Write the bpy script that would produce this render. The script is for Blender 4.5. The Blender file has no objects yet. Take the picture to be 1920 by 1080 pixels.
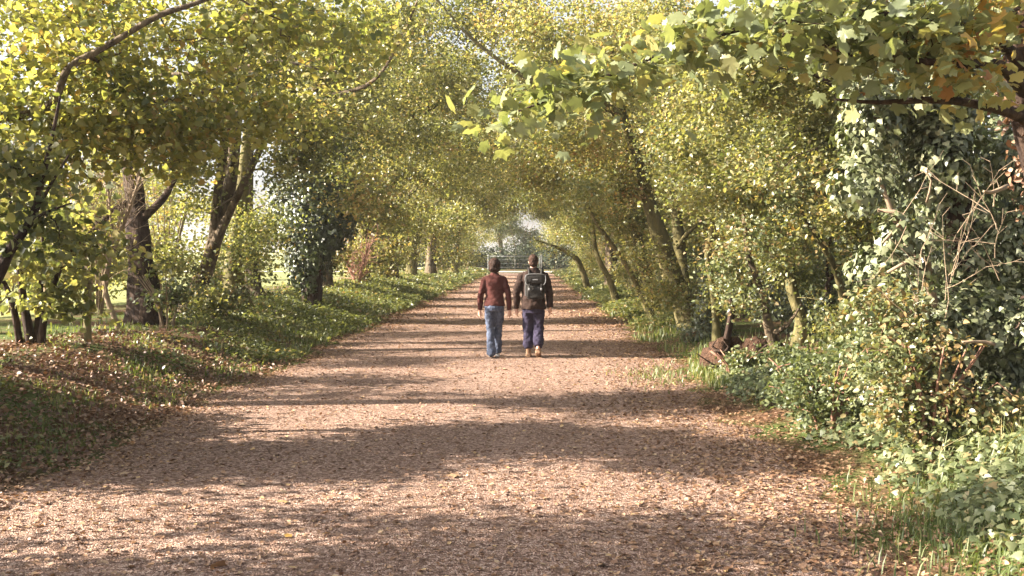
import bpy, math
import numpy as np

rng = np.random.default_rng(11)
scene = bpy.context.scene
COL = scene.collection
PI = math.pi
CAM_H, F = 1.85, 2000.0


def W(px, py, Y):
    """A point of the place at depth Y metres that the photograph shows at pixel (px, py)."""
    return np.array([(px - 1000) / F * Y, Y, CAM_H - (py - 468) / F * Y])


# ---------------------------------------------------------------- terrain
def sstep(a, b, x):
    t = np.clip((x - a) / (b - a), 0, 1)
    return t * t * (3 - 2 * t)


def wob(x, y):
    return (np.sin(x * 1.7 + 1.3 * np.sin(y * .9)) * np.sin(y * 1.3 + .7) * .5
            + np.sin(x * 3.9 + y * 2.3) * .25 + np.sin(x * 6.1 - y * 5.2 + 1.) * .16)


def edge_l(y):
    y = np.asarray(y, float)
    return -3.95 + .0075 * (y - 12) - .35 * np.exp(-(y - 5) / 4.) + .12 * np.sin(y * .8) + .07 * np.sin(y * 2.1 + 1)


def edge_r(y):
    y = np.asarray(y, float)
    return 2.25 - .22 * np.exp(-(y - 6) ** 2 / 5.) - .008 * (y - 12) + .13 * np.sin(y * .7 + 2) + .06 * np.sin(y * 1.9)


def gz(x, y):
    x = np.asarray(x, float)
    y = np.asarray(y, float)
    el, er = edge_l(y), edge_r(y)
    fade = 1 - .45 * sstep(30, 70, y)
    lb = .52 * sstep(0, 2.5, el - x) * fade - .5 * sstep(5.5, 12, el - x) * fade
    rb = (.22 + .22 * sstep(13, 6, y)) * sstep(0, 1.9, x - er) - .25 * sstep(5, 14, x - er)
    off = np.clip(np.maximum(el - x, x - er), 0, 1)
    near = np.exp(-np.abs(x) / 25)
    return lb + rb + .025 * wob(x, y) * off * near + .012 * wob(x * .8, y * .6)


# ---------------------------------------------------------------- mesh helpers
def mesh_obj(name, V, faces, mat, parent=None, tint=None, smooth=False, loc=None):
    """faces: list of int arrays, each (n, k)."""
    me = bpy.data.meshes.new(name)
    V = np.asarray(V, np.float32)
    faces = [np.asarray(f, np.int32) for f in faces if len(f)]
    me.vertices.add(len(V))
    me.vertices.foreach_set('co', V.ravel())
    nl = sum(f.size for f in faces)
    npoly = sum(len(f) for f in faces)
    me.loops.add(nl)
    me.polygons.add(npoly)
    me.loops.foreach_set('vertex_index', np.concatenate([f.ravel() for f in faces]))
    tot = np.concatenate([np.full(len(f), f.shape[1], np.int32) for f in faces])
    start = np.concatenate([[0], np.cumsum(tot)[:-1]]).astype(np.int32)
    me.polygons.foreach_set('loop_start', start)
    me.polygons.foreach_set('loop_total', tot)
    if smooth:
        me.polygons.foreach_set('use_smooth', np.ones(npoly, bool))
    if tint is not None:
        a = me.attributes.new('tint', 'FLOAT', 'POINT')
        a.data.foreach_set('value', np.asarray(tint, np.float32))
    me.update()
    me.validate()
    if mat:
        me.materials.append(mat)
    o = bpy.data.objects.new(name, me)
    COL.objects.link(o)
    if parent is not None:
        o.parent = parent
    if loc is not None:
        o.location = loc
    return o


def empty(name, loc, rz=0, sc=1):
    o = bpy.data.objects.new(name, None)
    COL.objects.link(o)
    o.empty_display_size = .2
    o.location = loc
    o.rotation_euler = (0, 0, rz)
    o.scale = (sc, sc, sc) if np.isscalar(sc) else sc
    return o


def tag(o, label=None, cat=None, group=None, kind=None):
    if label:
        o['label'] = label
    if cat:
        o['category'] = cat
    if group:
        o['group'] = group
    if kind:
        o['kind'] = kind
    return o


def dup(root, loc, rz, sc):
    r = root.copy()
    COL.objects.link(r)
    r.location = loc
    r.rotation_euler = (0, 0, rz)
    r.scale = (sc, sc, sc) if np.isscalar(sc) else sc
    for ch in list(root.children):
        c = ch.copy()
        COL.objects.link(c)
        c.parent = r
    return r


class MB:
    """Collects vertices and faces of one mesh."""
    def __init__(s):
        s.V, s.F, s.T, s.n = [], {}, [], 0

    def add(s, V, faces, tint=0.):
        V = np.asarray(V, float)
        for f in faces:
            f = np.asarray(f, int)
            if len(f):
                s.F.setdefault(f.shape[1], []).append(f + s.n)
        s.V.append(V)
        s.T.append(np.broadcast_to(np.asarray(tint, float), (len(V),)))
        s.n += len(V)

    def obj(s, name, mat, parent=None, smooth=False, loc=None):
        return mesh_obj(name, np.concatenate(s.V), [np.concatenate(v) for v in s.F.values()], mat, parent,
                        np.concatenate(s.T), smooth, loc)


def smooth_line(P, step=.12):
    """Catmull-Rom through rows (x, y, z, r)."""
    P = np.asarray(P, float)
    Q = np.vstack([2 * P[0] - P[1], P, 2 * P[-1] - P[-2]])
    out = []
    for i in range(1, len(Q) - 2):
        n = max(2, int(np.linalg.norm(Q[i + 1, :3] - Q[i, :3]) / step))
        t = np.linspace(0, 1, n, endpoint=False)[:, None]
        a, b, c, d = Q[i - 1], Q[i], Q[i + 1], Q[i + 2]
        out.append(.5 * (2 * b + (c - a) * t + (2 * a - 5 * b + 4 * c - d) * t ** 2 + (3 * b - a - 3 * c + d) * t ** 3))
    out.append(P[-1:])
    R = np.vstack(out)
    R[:, 3] = np.maximum(R[:, 3], .002)
    return R


def tube(mb, L, sides=10, rough=0., tint=0., cap=True):
    """A continuous tapered tube along rows (x, y, z, r)."""
    L = np.asarray(L, float)
    n = len(L)
    T = np.gradient(L[:, :3], axis=0)
    T /= np.linalg.norm(T, axis=1)[:, None] + 1e-9
    u = np.cross(T[0], [0, 0, 1.])
    if np.linalg.norm(u) < .2:
        u = np.array([1., 0, 0])
    u /= np.linalg.norm(u)
    a = np.arange(sides) / sides * 2 * PI
    ph = rng.uniform(0, 6, 4)
    V = []
    for i in range(n):
        u = u - T[i] * np.dot(u, T[i])
        u /= np.linalg.norm(u)
        w = np.cross(T[i], u)
        rr = L[i, 3] * (1 + rough * (np.sin(3 * a + ph[0] + i * .11) + .7 * np.sin(5 * a + ph[1] - i * .17) + .6 * np.sin(i * .9 + ph[2] + 2 * a)))
        V.append(L[i, :3] + rr[:, None] * (np.cos(a)[:, None] * u + np.sin(a)[:, None] * w))
    V = np.concatenate(V)
    i = np.arange(n - 1)[:, None] * sides
    j = np.arange(sides)[None]
    k = (j + 1) % sides
    Fq = np.stack([i + j, i + k, i + sides + k, i + sides + j], -1).reshape(-1, 4)
    fs = [Fq]
    if cap:
        fs += [np.array([np.arange(sides)[::-1]]), np.array([np.arange(sides) + (n - 1) * sides])]
    mb.add(V, fs, tint)


def sticks(mb, p0, p1, r0, r1, sides=3, tint=0.):
    """Many straight tapered sticks at once."""
    p0, p1 = np.asarray(p0, float), np.asarray(p1, float)
    m = len(p0)
    if m == 0:
        return
    T = p1 - p0
    T /= np.linalg.norm(T, axis=1)[:, None] + 1e-9
    ref = np.where(np.abs(T[:, 2:3]) > .8, [[1., 0, 0]], [[0, 0, 1.]])
    u = np.cross(T, ref)
    u /= np.linalg.norm(u, axis=1)[:, None] + 1e-9
    w = np.cross(T, u)
    a = np.arange(sides) / sides * 2 * PI
    ring = np.cos(a)[None, :, None] * u[:, None] + np.sin(a)[None, :, None] * w[:, None]
    A = p0[:, None] - T[:, None] * np.asarray(r0)[:, None, None] * .6 + ring * np.asarray(r0)[:, None, None]
    B = p1[:, None] + ring * np.asarray(r1)[:, None, None]
    V = np.concatenate([A, B], 1).reshape(-1, 3)
    i = np.arange(m)[:, None] * 2 * sides
    j = np.arange(sides)[None]
    k = (j + 1) % sides
    mb.add(V, [np.stack([i + j, i + k, i + sides + k, i + sides + j], -1).reshape(-1, 4)], tint)


# leaf outlines: x across, y along, z up; length 1
def fan(out, cz=.0, cen=(0, .45)):
    V = [(cen[0], cen[1], cz)] + [(x, y, z) for x, y, z in out]
    n = len(out)
    return np.array(V, float), [np.array([(0, 1 + i, 1 + (i + 1) % n) for i in range(n)])]


OVAL = (np.array([(0, 0, 0), (-.34, .28, .09), (-.29, .68, .07), (0, 1, -.1), (.29, .68, .07), (.34, .28, .09)], float),
        [np.array([(0, 1, 2, 3), (0, 3, 4, 5)])])
HEART = (np.array([(0, .06, 0), (-.3, -.03, .05), (-.46, .25, .1), (-.33, .65, .06), (0, 1, -.12), (.33, .65, .06), (.46, .25, .1), (.3, -.03, .05)], float),
         [np.array([(0, 1, 2, 3), (0, 5, 6, 7)]), np.array([(0, 3, 4), (0, 4, 5)])])
DIAM = (np.array([(0, 0, 0), (-.36, .5, .08), (0, 1, -.06), (.36, .5, .08)], float), [np.array([(0, 1, 2), (0, 2, 3)])])
MAPLE = fan([(0, 0, 0), (-.28, -.06, .02), (-.42, .12, .0), (-.36, .22, .03), (-.56, .42, -.06), (-.5, .62, -.08), (-.31, .58, .03), (-.27, .76, .0), (-.13, .82, 0), (0, 1.02, -.1),
             (.13, .82, 0), (.27, .76, .0), (.31, .58, .03), (.5, .62, -.08), (.56, .42, -.06), (.36, .22, .03), (.42, .12, .0), (.28, -.06, .02)], .05, (0, .33))
IVY = fan([(0, 0, 0), (-.28, -.1, .03), (-.46, .2, .0), (-.28, .42, .04), (0, .98, -.08), (.28, .42, .04), (.46, .2, 0), (.28, -.1, .03)], .07, (0, .3))


def leaves(mb, P, size, tmpl, tint, up=None, spread=.7, droop=.35, ldir=None):
    """One leaf at each row of P; up = mean facing, spread = how far it strays."""
    P = np.asarray(P, float)
    m = len(P)
    if m == 0:
        return
    N = (np.array([[0, 0, 1.]]) if up is None else np.asarray(up, float)) + rng.normal(0, spread, (m, 3))
    N /= np.linalg.norm(N, axis=1)[:, None] + 1e-9
    a = rng.uniform(0, 2 * PI, m)
    D = np.stack([np.cos(a), np.sin(a), np.full(m, -droop) + rng.normal(0, .25, m)], 1)
    if ldir is not None:
        D = D * .6 + np.asarray(ldir)
    D -= N * np.sum(D * N, 1)[:, None]
    D /= np.linalg.norm(D, axis=1)[:, None] + 1e-9
    X = np.cross(D, N)
    s = np.broadcast_to(np.asarray(size, float), (m,)) * rng.uniform(.45, 1.3, m)
    tv, tf = tmpl
    k = len(tv)
    curl = rng.uniform(.3, 1.8, m)
    wid = rng.uniform(.8, 1.1, m)
    V = P[:, None] + s[:, None, None] * (tv[None, :, 0:1] * wid[:, None, None] * X[:, None] + tv[None, :, 1:2] * D[:, None] + tv[None, :, 2:3] * curl[:, None, None] * N[:, None])
    off = (np.arange(m) * k)[:, None, None]
    mb.add(V.reshape(-1, 3), [(f[None] + off).reshape(-1, f.shape[1]) for f in tf], np.repeat(np.broadcast_to(tint, (m,)), k))


def wob3(P):
    x, y, z = P[:, 0], P[:, 1], P[:, 2]
    return np.sin(1.7 * x + 1.1 * np.sin(1.3 * y)) * np.sin(1.5 * y + 1.2 * np.sin(1.9 * z)) + .8 * np.sin(2.9 * z + 1.3 * x) * np.sin(2.3 * x - 1.9 * y) + .5 * np.sin(4.3 * x + 3.1 * z) * np.sin(4.7 * y - 3.3 * z)


def blob_points(blobs, hollow=.5):
    """Points in rounded masses, gathered into clumps with gaps between."""
    out = []
    for cx, cy, cz, rx, ry, rz, n in blobs:
        m = int(n * 1.9) + 2
        d = rng.normal(size=(m, 3))
        d /= np.linalg.norm(d, axis=1)[:, None]
        P = np.array([cx, cy, cz]) + d * (rng.uniform(0, 1, m) ** hollow)[:, None] * np.array([rx, ry, rz])
        k = np.argsort(-(wob3(P) + rng.normal(0, .22, m)))[:n]
        out.append(P[k])
    return np.concatenate(out)


CLEAR = [(110, 330, 280, 500), (375, 485, 255, 450), (500, 650, 290, 480), (1190, 1310, 380, 610), (1290, 1370, 430, 640)]     # trunks that stand free of leaves


def fill(n, px0, px1, py0, py1, y0, y1, r=(.3, .65), k=(5, 13)):
    """Scattered sprays through a part of the place."""
    out = []
    for q in range(n):
        px, py = rng.uniform(px0, px1), rng.uniform(py0, py1)
        if any(a < px < b and c < py < d for a, b, c, d in CLEAR):
            continue
        c = W(px, py, rng.uniform(y0, y1))
        a = rng.uniform(*r)
        out.append((*c, a, a, a * .55, int(rng.integers(*k))))
    return out


def grow(trunks, targets, seg=.35, r_tip=.0035, z_attach=.8, arch=.1, jit=.07):
    """Grow branches from the trunk lines to every target. Returns edges and thin nodes."""
    base = [t[np.concatenate([np.arange(0, len(t) - 1, max(1, int(seg / .12))), [len(t) - 1]])] for t in trunks]
    pos = np.zeros((20000, 3))
    par = np.full(20000, -1)
    rad = np.zeros(20000)
    n = 0
    for t in base:
        for i, q in enumerate(t):
            pos[n] = q[:3]
            rad[n] = q[3]
            n += 1
    nt = n
    ok = np.zeros(20000, bool)
    ok[:n] = pos[:n, 2] > z_attach
    if not ok[:n].any():
        ok[:n] = True
    trunkpts = pos[:n][ok[:n]]
    dist = np.array([np.min(np.linalg.norm(trunkpts - t, axis=1)) for t in targets])
    for ti in np.argsort(dist):
        t = targets[ti]
        dv = t - pos[:n]
        d = np.linalg.norm(dv, axis=1) + np.where(dv[:, 2] < -.2, .25 * -dv[:, 2], 0) + np.where(ok[:n], 0, 1e6)
        b = int(np.argmin(d))
        L = np.linalg.norm(t - pos[b])
        k = max(1, int(math.ceil(L / seg)))
        side = rng.normal(0, 1, 3) * L * jit
        p = b
        for i in range(1, k + 1):
            u = i / k
            pos[n] = pos[b] + (t - pos[b]) * u + (side + np.array([0, 0, arch * L])) * math.sin(PI * u) + rng.normal(0, .015, 3)
            par[n] = p
            ok[n] = True
            p = n
            n += 1
    w = np.zeros(n)
    haschild = np.zeros(n, bool)
    for i in range(n - 1, nt - 1, -1):
        if w[i] == 0:
            w[i] = 1
        w[par[i]] += w[i]
    r = r_tip * np.maximum(w, 1) ** .52
    for i in range(nt, n):
        pr = rad[par[i]] if par[i] < nt else r[par[i]]
        r[i] = min(r[i], pr * .85)
    e = np.arange(nt, n)
    p0, p1 = pos[par[e]], pos[e]
    r0 = np.where(par[e] < nt, r[e] * 1.25, np.minimum(r[par[e]], r[e] * 1.3))
    return p0, p1, r0, r[e], w[e]


# ---------------------------------------------------------------- materials
def new_mat(name):
    m = bpy.data.materials.new(name)
    m.use_nodes = True
    nt = m.node_tree
    nt.nodes.clear()
    out = nt.nodes.new('ShaderNodeOutputMaterial')
    return m, nt, out


def N(nt, kind, **kw):
    n = nt.nodes.new('ShaderNode' + kind)
    for k, v in kw.items():
        if k in n.inputs:
            n.inputs[k].default_value = v
        else:
            setattr(n, k, v)
    return n


def ramp(nt, stops, fac):
    r = nt.nodes.new('ShaderNodeValToRGB')
    els = r.color_ramp.elements
    while len(els) < len(stops):
        els.new(.5)
    for e, (p, c) in zip(els, stops):
        e.position = p
        e.color = (*c, 1)
    nt.links.new(fac, r.inputs['Fac'])
    return r.outputs['Color']


def math_node(nt, op, a, b=None):
    n = nt.nodes.new('ShaderNodeMath')
    n.operation = op
    for i, v in enumerate((a, b)):
        if v is None:
            continue
        if hasattr(v, 'links'):
            nt.links.new(v, n.inputs[i])
        else:
            n.inputs[i].default_value = v
    return n.outputs[0]


def leaf_mat(name, stops, trans=.4, tcol=(1.45, 1.4, .7), rough=.4, spec=.65, vary=.12):
    m, nt, out = new_mat(name)
    at = N(nt, 'Attribute', attribute_name='tint')
    oi = N(nt, 'ObjectInfo')
    f = math_node(nt, 'ADD', at.outputs['Fac'], math_node(nt, 'MULTIPLY', math_node(nt, 'SUBTRACT', oi.outputs['Random'], .5), vary))
    c = ramp(nt, stops, f)
    p = N(nt, 'BsdfPrincipled', Roughness=rough)
    p.inputs['Specular IOR Level'].default_value = spec
    nt.links.new(c, p.inputs['Base Color'])
    t = N(nt, 'BsdfTranslucent')
    mul = nt.nodes.new('ShaderNodeMix')
    mul.data_type = 'RGBA'
    mul.blend_type = 'MULTIPLY'
    mul.inputs['Factor'].default_value = 1
    nt.links.new(c, mul.inputs['A'])
    mul.inputs['B'].default_value = (*tcol, 1)
    nt.links.new(mul.outputs['Result'], t.inputs['Color'])
    mx = N(nt, 'MixShader', Fac=trans)
    nt.links.new(p.outputs[0], mx.inputs[1])
    nt.links.new(t.outputs[0], mx.inputs[2])
    nt.links.new(mx.outputs[0], out.inputs['Surface'])
    return m


def rough_mat(name, stops, scale=8, detail=6, rough=.9, bump=.4, bscale=None, stretch=(1, 1, 1), spec=.2, dist=.02):
    m, nt, out = new_mat(name)
    tc = N(nt, 'TexCoord')
    mp = N(nt, 'Mapping')
    mp.inputs['Scale'].default_value = stretch
    nt.links.new(tc.outputs['Object'], mp.inputs['Vector'])
    nz = N(nt, 'TexNoise', Scale=scale, Detail=detail, Roughness=.65)
    nt.links.new(mp.outputs[0], nz.inputs['Vector'])
    c = ramp(nt, stops, nz.outputs['Fac'])
    p = N(nt, 'BsdfPrincipled', Roughness=rough)
    p.inputs['Specular IOR Level'].default_value = spec
    nt.links.new(c, p.inputs['Base Color'])
    nb = N(nt, 'TexNoise', Scale=bscale or scale * 3, Detail=5)
    nt.links.new(mp.outputs[0], nb.inputs['Vector'])
    b = N(nt, 'Bump', Strength=bump, Distance=dist)
    nt.links.new(nb.outputs['Fac'], b.inputs['Height'])
    nt.links.new(b.outputs[0], p.inputs['Normal'])
    nt.links.new(p.outputs[0], out.inputs['Surface'])
    return m


GOLD = leaf_mat('golden maple leaf', [(0., (.08, .1, .038)), (.35, (.165, .18, .07)), (.65, (.27, .26, .11)), (.88, (.37, .305, .13)), (1., (.3, .18, .08))], .5)
LIME = leaf_mat('yellow green leaf', [(0., (.075, .095, .035)), (.35, (.15, .162, .062)), (.7, (.25, .242, .1)), (.92, (.38, .335, .15)), (1., (.3, .18, .08))], .5)
LIMEB = leaf_mat('broad yellow green leaf', [(0., (.075, .1, .032)), (.35, (.155, .175, .055)), (.7, (.27, .262, .085)), (.95, (.4, .35, .12)), (1., (.32, .22, .08))], .55)
SYC = leaf_mat('broad sycamore leaf', [(0., (.12, .145, .065)), (.4, (.2, .225, .11)), (.65, (.29, .28, .12)), (.85, (.42, .29, .08)), (1., (.3, .14, .05))], .4, rough=.42)
IVYM = leaf_mat('ivy leaf', [(0., (.035, .046, .02)), (.4, (.08, .095, .042)), (.75, (.175, .185, .1)), (1., (.3, .295, .18))], .14, (1.2, 1.4, .6), rough=.4, spec=.65)
BRAM = leaf_mat('bramble leaf', [(0., (.06, .08, .035)), (.5, (.13, .155, .07)), (.85, (.23, .24, .12)), (1., (.27, .19, .09))], .35, rough=.4, spec=.55)
HEDGE = leaf_mat('dark hedge leaf', [(0., (.03, .045, .025)), (.6, (.05, .062, .036)), (1., (.08, .085, .05))], .15, spec=.15, rough=.7)
GRASS = leaf_mat('grass blade', [(0., (.06, .085, .028)), (.45, (.13, .16, .05)), (.75, (.23, .23, .09)), (1., (.4, .32, .17))], .35, (1.3, 1.4, .5), rough=.5)
WEED = leaf_mat('weed leaf', [(0., (.06, .08, .028)), (.5, (.14, .16, .055)), (.85, (.25, .24, .1)), (1., (.3, .2, .1))], .4)
LITTER = leaf_mat('dry fallen leaf', [(0., (.1, .05, .028)), (.35, (.2, .105, .055)), (.7, (.33, .2, .11)), (.92, (.46, .33, .2)), (1., (.5, .3, .06))], .12, (1.2, 1, .7), rough=.55, vary=0)
BARK = rough_mat('grey brown bark', [(.35, (.035, .026, .017)), (.52, (.1, .073, .047)), (.72, (.2, .155, .1))], 11, bump=1., stretch=(1, 1, .35))
BARKD = rough_mat('dark furrowed bark', [(.35, (.016, .01, .008)), (.55, (.05, .031, .022)), (.75, (.11, .072, .05))], 11, bump=1., stretch=(1, 1, .3))
BARKG = rough_mat('mossy bark', [(.3, (.05, .045, .02)), (.55, (.13, .11, .045)), (.75, (.22, .18, .1))], 7, bump=.7, stretch=(1, 1, .4))
TWIG = rough_mat('dry beige twig', [(.3, (.15, .105, .07)), (.7, (.33, .25, .17))], 5, bump=.2)
TWIGR = rough_mat('reddish twig', [(.3, (.17, .085, .06)), (.7, (.36, .2, .14))], 5, bump=.2)
WOODP = rough_mat('weathered post wood', [(.3, (.1, .085, .04)), (.7, (.24, .2, .11))], 12, bump=.5, stretch=(1, 1, .15))
EARTH = rough_mat('brown root earth', [(.3, (.03, .016, .01)), (.6, (.085, .045, .027)), (.8, (.15, .085, .05))], 14, bump=1., dist=.05)
STEEL = rough_mat('galvanised steel', [(.3, (.27, .28, .28)), (.7, (.38, .39, .39))], 6, rough=.45, bump=.05, spec=.5)


def path_material():
    m, nt, out = new_mat('leafy gravel')
    tc = N(nt, 'TexCoord')
    v1 = N(nt, 'TexVoronoi', Scale=80.)
    v2 = N(nt, 'TexVoronoi', Scale=42., Randomness=1.)
    for v in (v1, v2):
        nt.links.new(tc.outputs['Object'], v.inputs['Vector'])
    s1 = N(nt, 'SeparateColor')
    nt.links.new(v1.outputs['Color'], s1.inputs[0])
    c1 = ramp(nt, [(0, (.165, .09, .064)), (.3, (.275, .168, .125)), (.65, (.385, .258, .198)), (1, (.54, .41, .335))], s1.outputs[0])
    s2 = N(nt, 'SeparateColor')
    nt.links.new(v2.outputs['Color'], s2.inputs[0])
    c2 = ramp(nt, [(0, (.11, .06, .042)), (.5, (.2, .12, .085)), (1, (.32, .21, .15))], s2.outputs[1])
    big = N(nt, 'TexNoise', Scale=.9, Detail=5, Roughness=.6)
    nt.links.new(tc.outputs['Object'], big.inputs['Vector'])
    mp = N(nt, 'Mapping')
    mp.inputs['Scale'].default_value = (1.3, .1, 1)
    nt.links.new(tc.outputs['Object'], mp.inputs['Vector'])
    trk = N(nt, 'TexNoise', Scale=1., Detail=3)
    nt.links.new(mp.outputs[0], trk.inputs['Vector'])
    wear = math_node(nt, 'ADD', math_node(nt, 'MULTIPLY', big.outputs['Fac'], .6), math_node(nt, 'MULTIPLY', trk.outputs['Fac'], .9))
    pick = math_node(nt, 'GREATER_THAN', math_node(nt, 'ADD', s2.outputs[0], wear), 1.22)
    mx = nt.nodes.new('ShaderNodeMix')
    mx.data_type = 'RGBA'
    nt.links.new(pick, mx.inputs['Factor'])
    nt.links.new(c1, mx.inputs['A'])
    nt.links.new(c2, mx.inputs['B'])
    p = N(nt, 'BsdfPrincipled', Roughness=.85)
    p.inputs['Specular IOR Level'].default_value = .25
    nt.links.new(mx.outputs['Result'], p.inputs['Base Color'])
    h = math_node(nt, 'ADD', math_node(nt, 'MULTIPLY', v1.outputs['Distance'], -1.), math_node(nt, 'MULTIPLY', s2.outputs[2], .5))
    b = N(nt, 'Bump', Strength=.9, Distance=.025)
    nt.links.new(h, b.inputs['Height'])
    nt.links.new(b.outputs[0], p.inputs['Normal'])
    nt.links.new(p.outputs[0], out.inputs['Surface'])
    return m


def ground_material():
    m, nt, out = new_mat('woodland floor and field')
    tc = N(nt, 'TexCoord')
    n1 = N(nt, 'TexNoise', Scale=14., Detail=8, Roughness=.7)
    n2 = N(nt, 'TexNoise', Scale=.8, Detail=4)
    for n in (n1, n2):
        nt.links.new(tc.outputs['Object'], n.inputs['Vector'])
    litter = ramp(nt, [(.3, (.04, .022, .014)), (.5, (.12, .066, .04)), (.7, (.26, .155, .095))], n1.outputs['Fac'])
    green = ramp(nt, [(.3, (.04, .06, .018)), (.6, (.1, .125, .035)), (.75, (.17, .17, .07))], n1.outputs['Fac'])
    field = ramp(nt, [(.3, (.15, .175, .06)), (.7, (.28, .275, .12))], n1.outputs['Fac'])
    sx = N(nt, 'SeparateXYZ')
    nt.links.new(tc.outputs['Object'], sx.inputs[0])
    a = nt.nodes.new('ShaderNodeMix')
    a.data_type = 'RGBA'
    nt.links.new(ramp(nt, [(.42, (0, 0, 0)), (.58, (1, 1, 1))], n2.outputs['Fac']), a.inputs['Factor'])
    nt.links.new(litter, a.inputs['A'])
    nt.links.new(green, a.inputs['B'])
    far = math_node(nt, 'ABSOLUTE', math_node(nt, 'ADD', sx.outputs[0], 1.))
    fm = N(nt, 'MapRange')
    nt.links.new(far, fm.inputs['Value'])
    fm.inputs['From Min'].default_value = 8.
    fm.inputs['From Max'].default_value = 10.
    b = nt.nodes.new('ShaderNodeMix')
    b.data_type = 'RGBA'
    nt.links.new(fm.outputs[0], b.inputs['Factor'])
    nt.links.new(a.outputs['Result'], b.inputs['A'])
    nt.links.new(field, b.inputs['B'])
    p = N(nt, 'BsdfPrincipled', Roughness=.95)
    p.inputs['Specular IOR Level'].default_value = .1
    nt.links.new(b.outputs['Result'], p.inputs['Base Color'])
    bp = N(nt, 'Bump', Strength=.8, Distance=.04)
    nt.links.new(n1.outputs['Fac'], bp.inputs['Height'])
    nt.links.new(bp.outputs[0], p.inputs['Normal'])
    nt.links.new(p.outputs[0], out.inputs['Surface'])
    return m


# ---------------------------------------------------------------- ground, path
def axis(a, b, fine_a, fine_b, step, grow_=1.25):
    xs = list(np.arange(fine_a, fine_b + 1e-6, step))
    s = step
    while xs[-1] < b:
        s *= grow_
        xs.append(xs[-1] + s)
    s = step
    lo = []
    x = fine_a
    while x > a:
        s *= grow_
        x -= s
        lo.append(x)
    return np.array(lo[::-1] + xs)


def grid(X, Y):
    ny, nx = X.shape
    i = np.arange(ny - 1)[:, None] * nx + np.arange(nx - 1)[None]
    return np.stack([i, i + 1, i + nx + 1, i + nx], -1).reshape(-1, 4)


gx = axis(-500, 500, -13, 8, .22)
gy = axis(-60, 900, 3, 50, .3, 1.2)
X, Yg = np.meshgrid(gx, gy)
g = mesh_obj('ground', np.stack([X, Yg, gz(X, Yg)], -1).reshape(-1, 3), [grid(X, Yg)], ground_material(), smooth=True)
tag(g, kind='structure')

py_ = axis(-30, 86, 2, 60, .12, 1.1)
py_ = py_[py_ < 85.5]
U = np.linspace(0, 1, 40)
PY, PU = np.meshgrid(py_, U, indexing='ij')
PX = edge_l(PY) + .06 * np.sin(PY * 7) + (edge_r(PY) - edge_l(PY) + .1 * np.sin(PY * 5.3)) * PU
pz = gz(PX, PY) + .012 - .02 * ((PU < .01) | (PU > .99))
p_ = mesh_obj('path', np.stack([PX, PY, pz], -1).reshape(-1, 3), [grid(PX, PY)], path_material(), smooth=True)
tag(p_, kind='structure')
# pale lane crossing beyond the gate
lane_m = rough_mat('pale lane', [(.3, (.5, .46, .4)), (.7, (.62, .58, .52))], 3, bump=.2)
lx, ly = np.meshgrid(np.linspace(-30, 30, 60), np.array([86.5, 88, 89.5]))
tag(mesh_obj('lane', np.stack([lx, ly, gz(lx, ly) + .03], -1).reshape(-1, 3), [grid(lx, ly)], lane_m), kind='structure')


# ---------------------------------------------------------------- stuff on the ground
def in_bank(n, ya, yb, pw=2.):
    """Depths denser near the camera."""
    u = rng.uniform(0, 1, n)
    return ya * (yb / ya) ** (u ** (1 / pw) if pw != 1 else u)


def depth_sample(n, ya, yb):
    return ya * (yb / ya) ** rng.uniform(0, 1, n)


# fallen leaves
mb = MB()
n = 80000
y = depth_sample(n, 5.2, 75)
t = rng.uniform(0, 1, n)
side = rng.uniform(0, 1, n)
xr = edge_r(y) + rng.normal(-.1, .75, n)
xl = edge_l(y) + np.where(rng.uniform(0, 1, n) < .35, rng.normal(0, .3, n), rng.normal(-1.1, 1.1, n))
xc = edge_l(y) + (edge_r(y) - edge_l(y)) * t
x = np.where(side < .33, xr, np.where(side < .74, xl, xc))
on = (x > edge_l(y)) & (x < edge_r(y))
z = gz(x, y) + np.where(on, .022, .03)
tn = np.clip(rng.normal(.45, .25, n), 0, .95)
leaves(mb, np.stack([x, y, z], 1), np.where(y > 25, .06, .04), OVAL, tn, spread=.28, droop=0)
n = 8500
y = rng.uniform(7.5, 17, n)
x = edge_l(y) - .05 - rng.uniform(0, 1, n) ** 1.2 * 3.2
leaves(mb, np.stack([x, y, gz(x, y) + rng.uniform(.015, .06, n)], 1), .055, OVAL, np.clip(rng.normal(.22, .22, n), 0, .95), spread=.5, droop=0)
n = 45
y = depth_sample(n, 5.5, 30)
x = edge_l(y) - 1.5 + (edge_r(y) - edge_l(y) + 3) * rng.uniform(0, 1, n)
leaves(mb, np.stack([x, y, gz(x, y) + .03], 1), .08, MAPLE, np.clip(rng.normal(.7, .2, n), 0, 1), spread=.3, droop=0)
tag(mb.obj('fallen_leaves', LITTER), 'brown and tan fallen leaves littering the path and its edges', 'fallen leaves', kind='stuff')


def blades(mb, x, y, h, w, tint, lean=.35):
    m = len(x)
    z = gz(x, y)
    a = rng.uniform(0, 2 * PI, m)
    hh = h * rng.uniform(.5, 1.3, m)
    d = np.stack([np.cos(a), np.sin(a), np.zeros(m)], 1)
    s = np.stack([-np.sin(a), np.cos(a), np.zeros(m)], 1)
    le = rng.uniform(0, lean, m) * hh * 1.6
    P = np.stack([x, y, z - .01], 1)
    ww = (w * rng.uniform(.6, 1.3, m))[:, None]
    up = np.array([0, 0, 1.])
    V = np.stack([P - s * ww, P + s * ww, P + d * (le * .35)[:, None] + up * (hh * .6)[:, None] + s * ww * .8, P + d * (le * .35)[:, None] + up * (hh * .6)[:, None] - s * ww * .8,
                  P + d * le[:, None] + up * hh[:, None]], 1)
    o = (np.arange(m) * 5)[:, None]
    mb.add(V.reshape(-1, 3), [o + np.array([[0, 1, 2, 3]]), o + np.array([[3, 2, 4]])], np.repeat(tint, 5))


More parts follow.
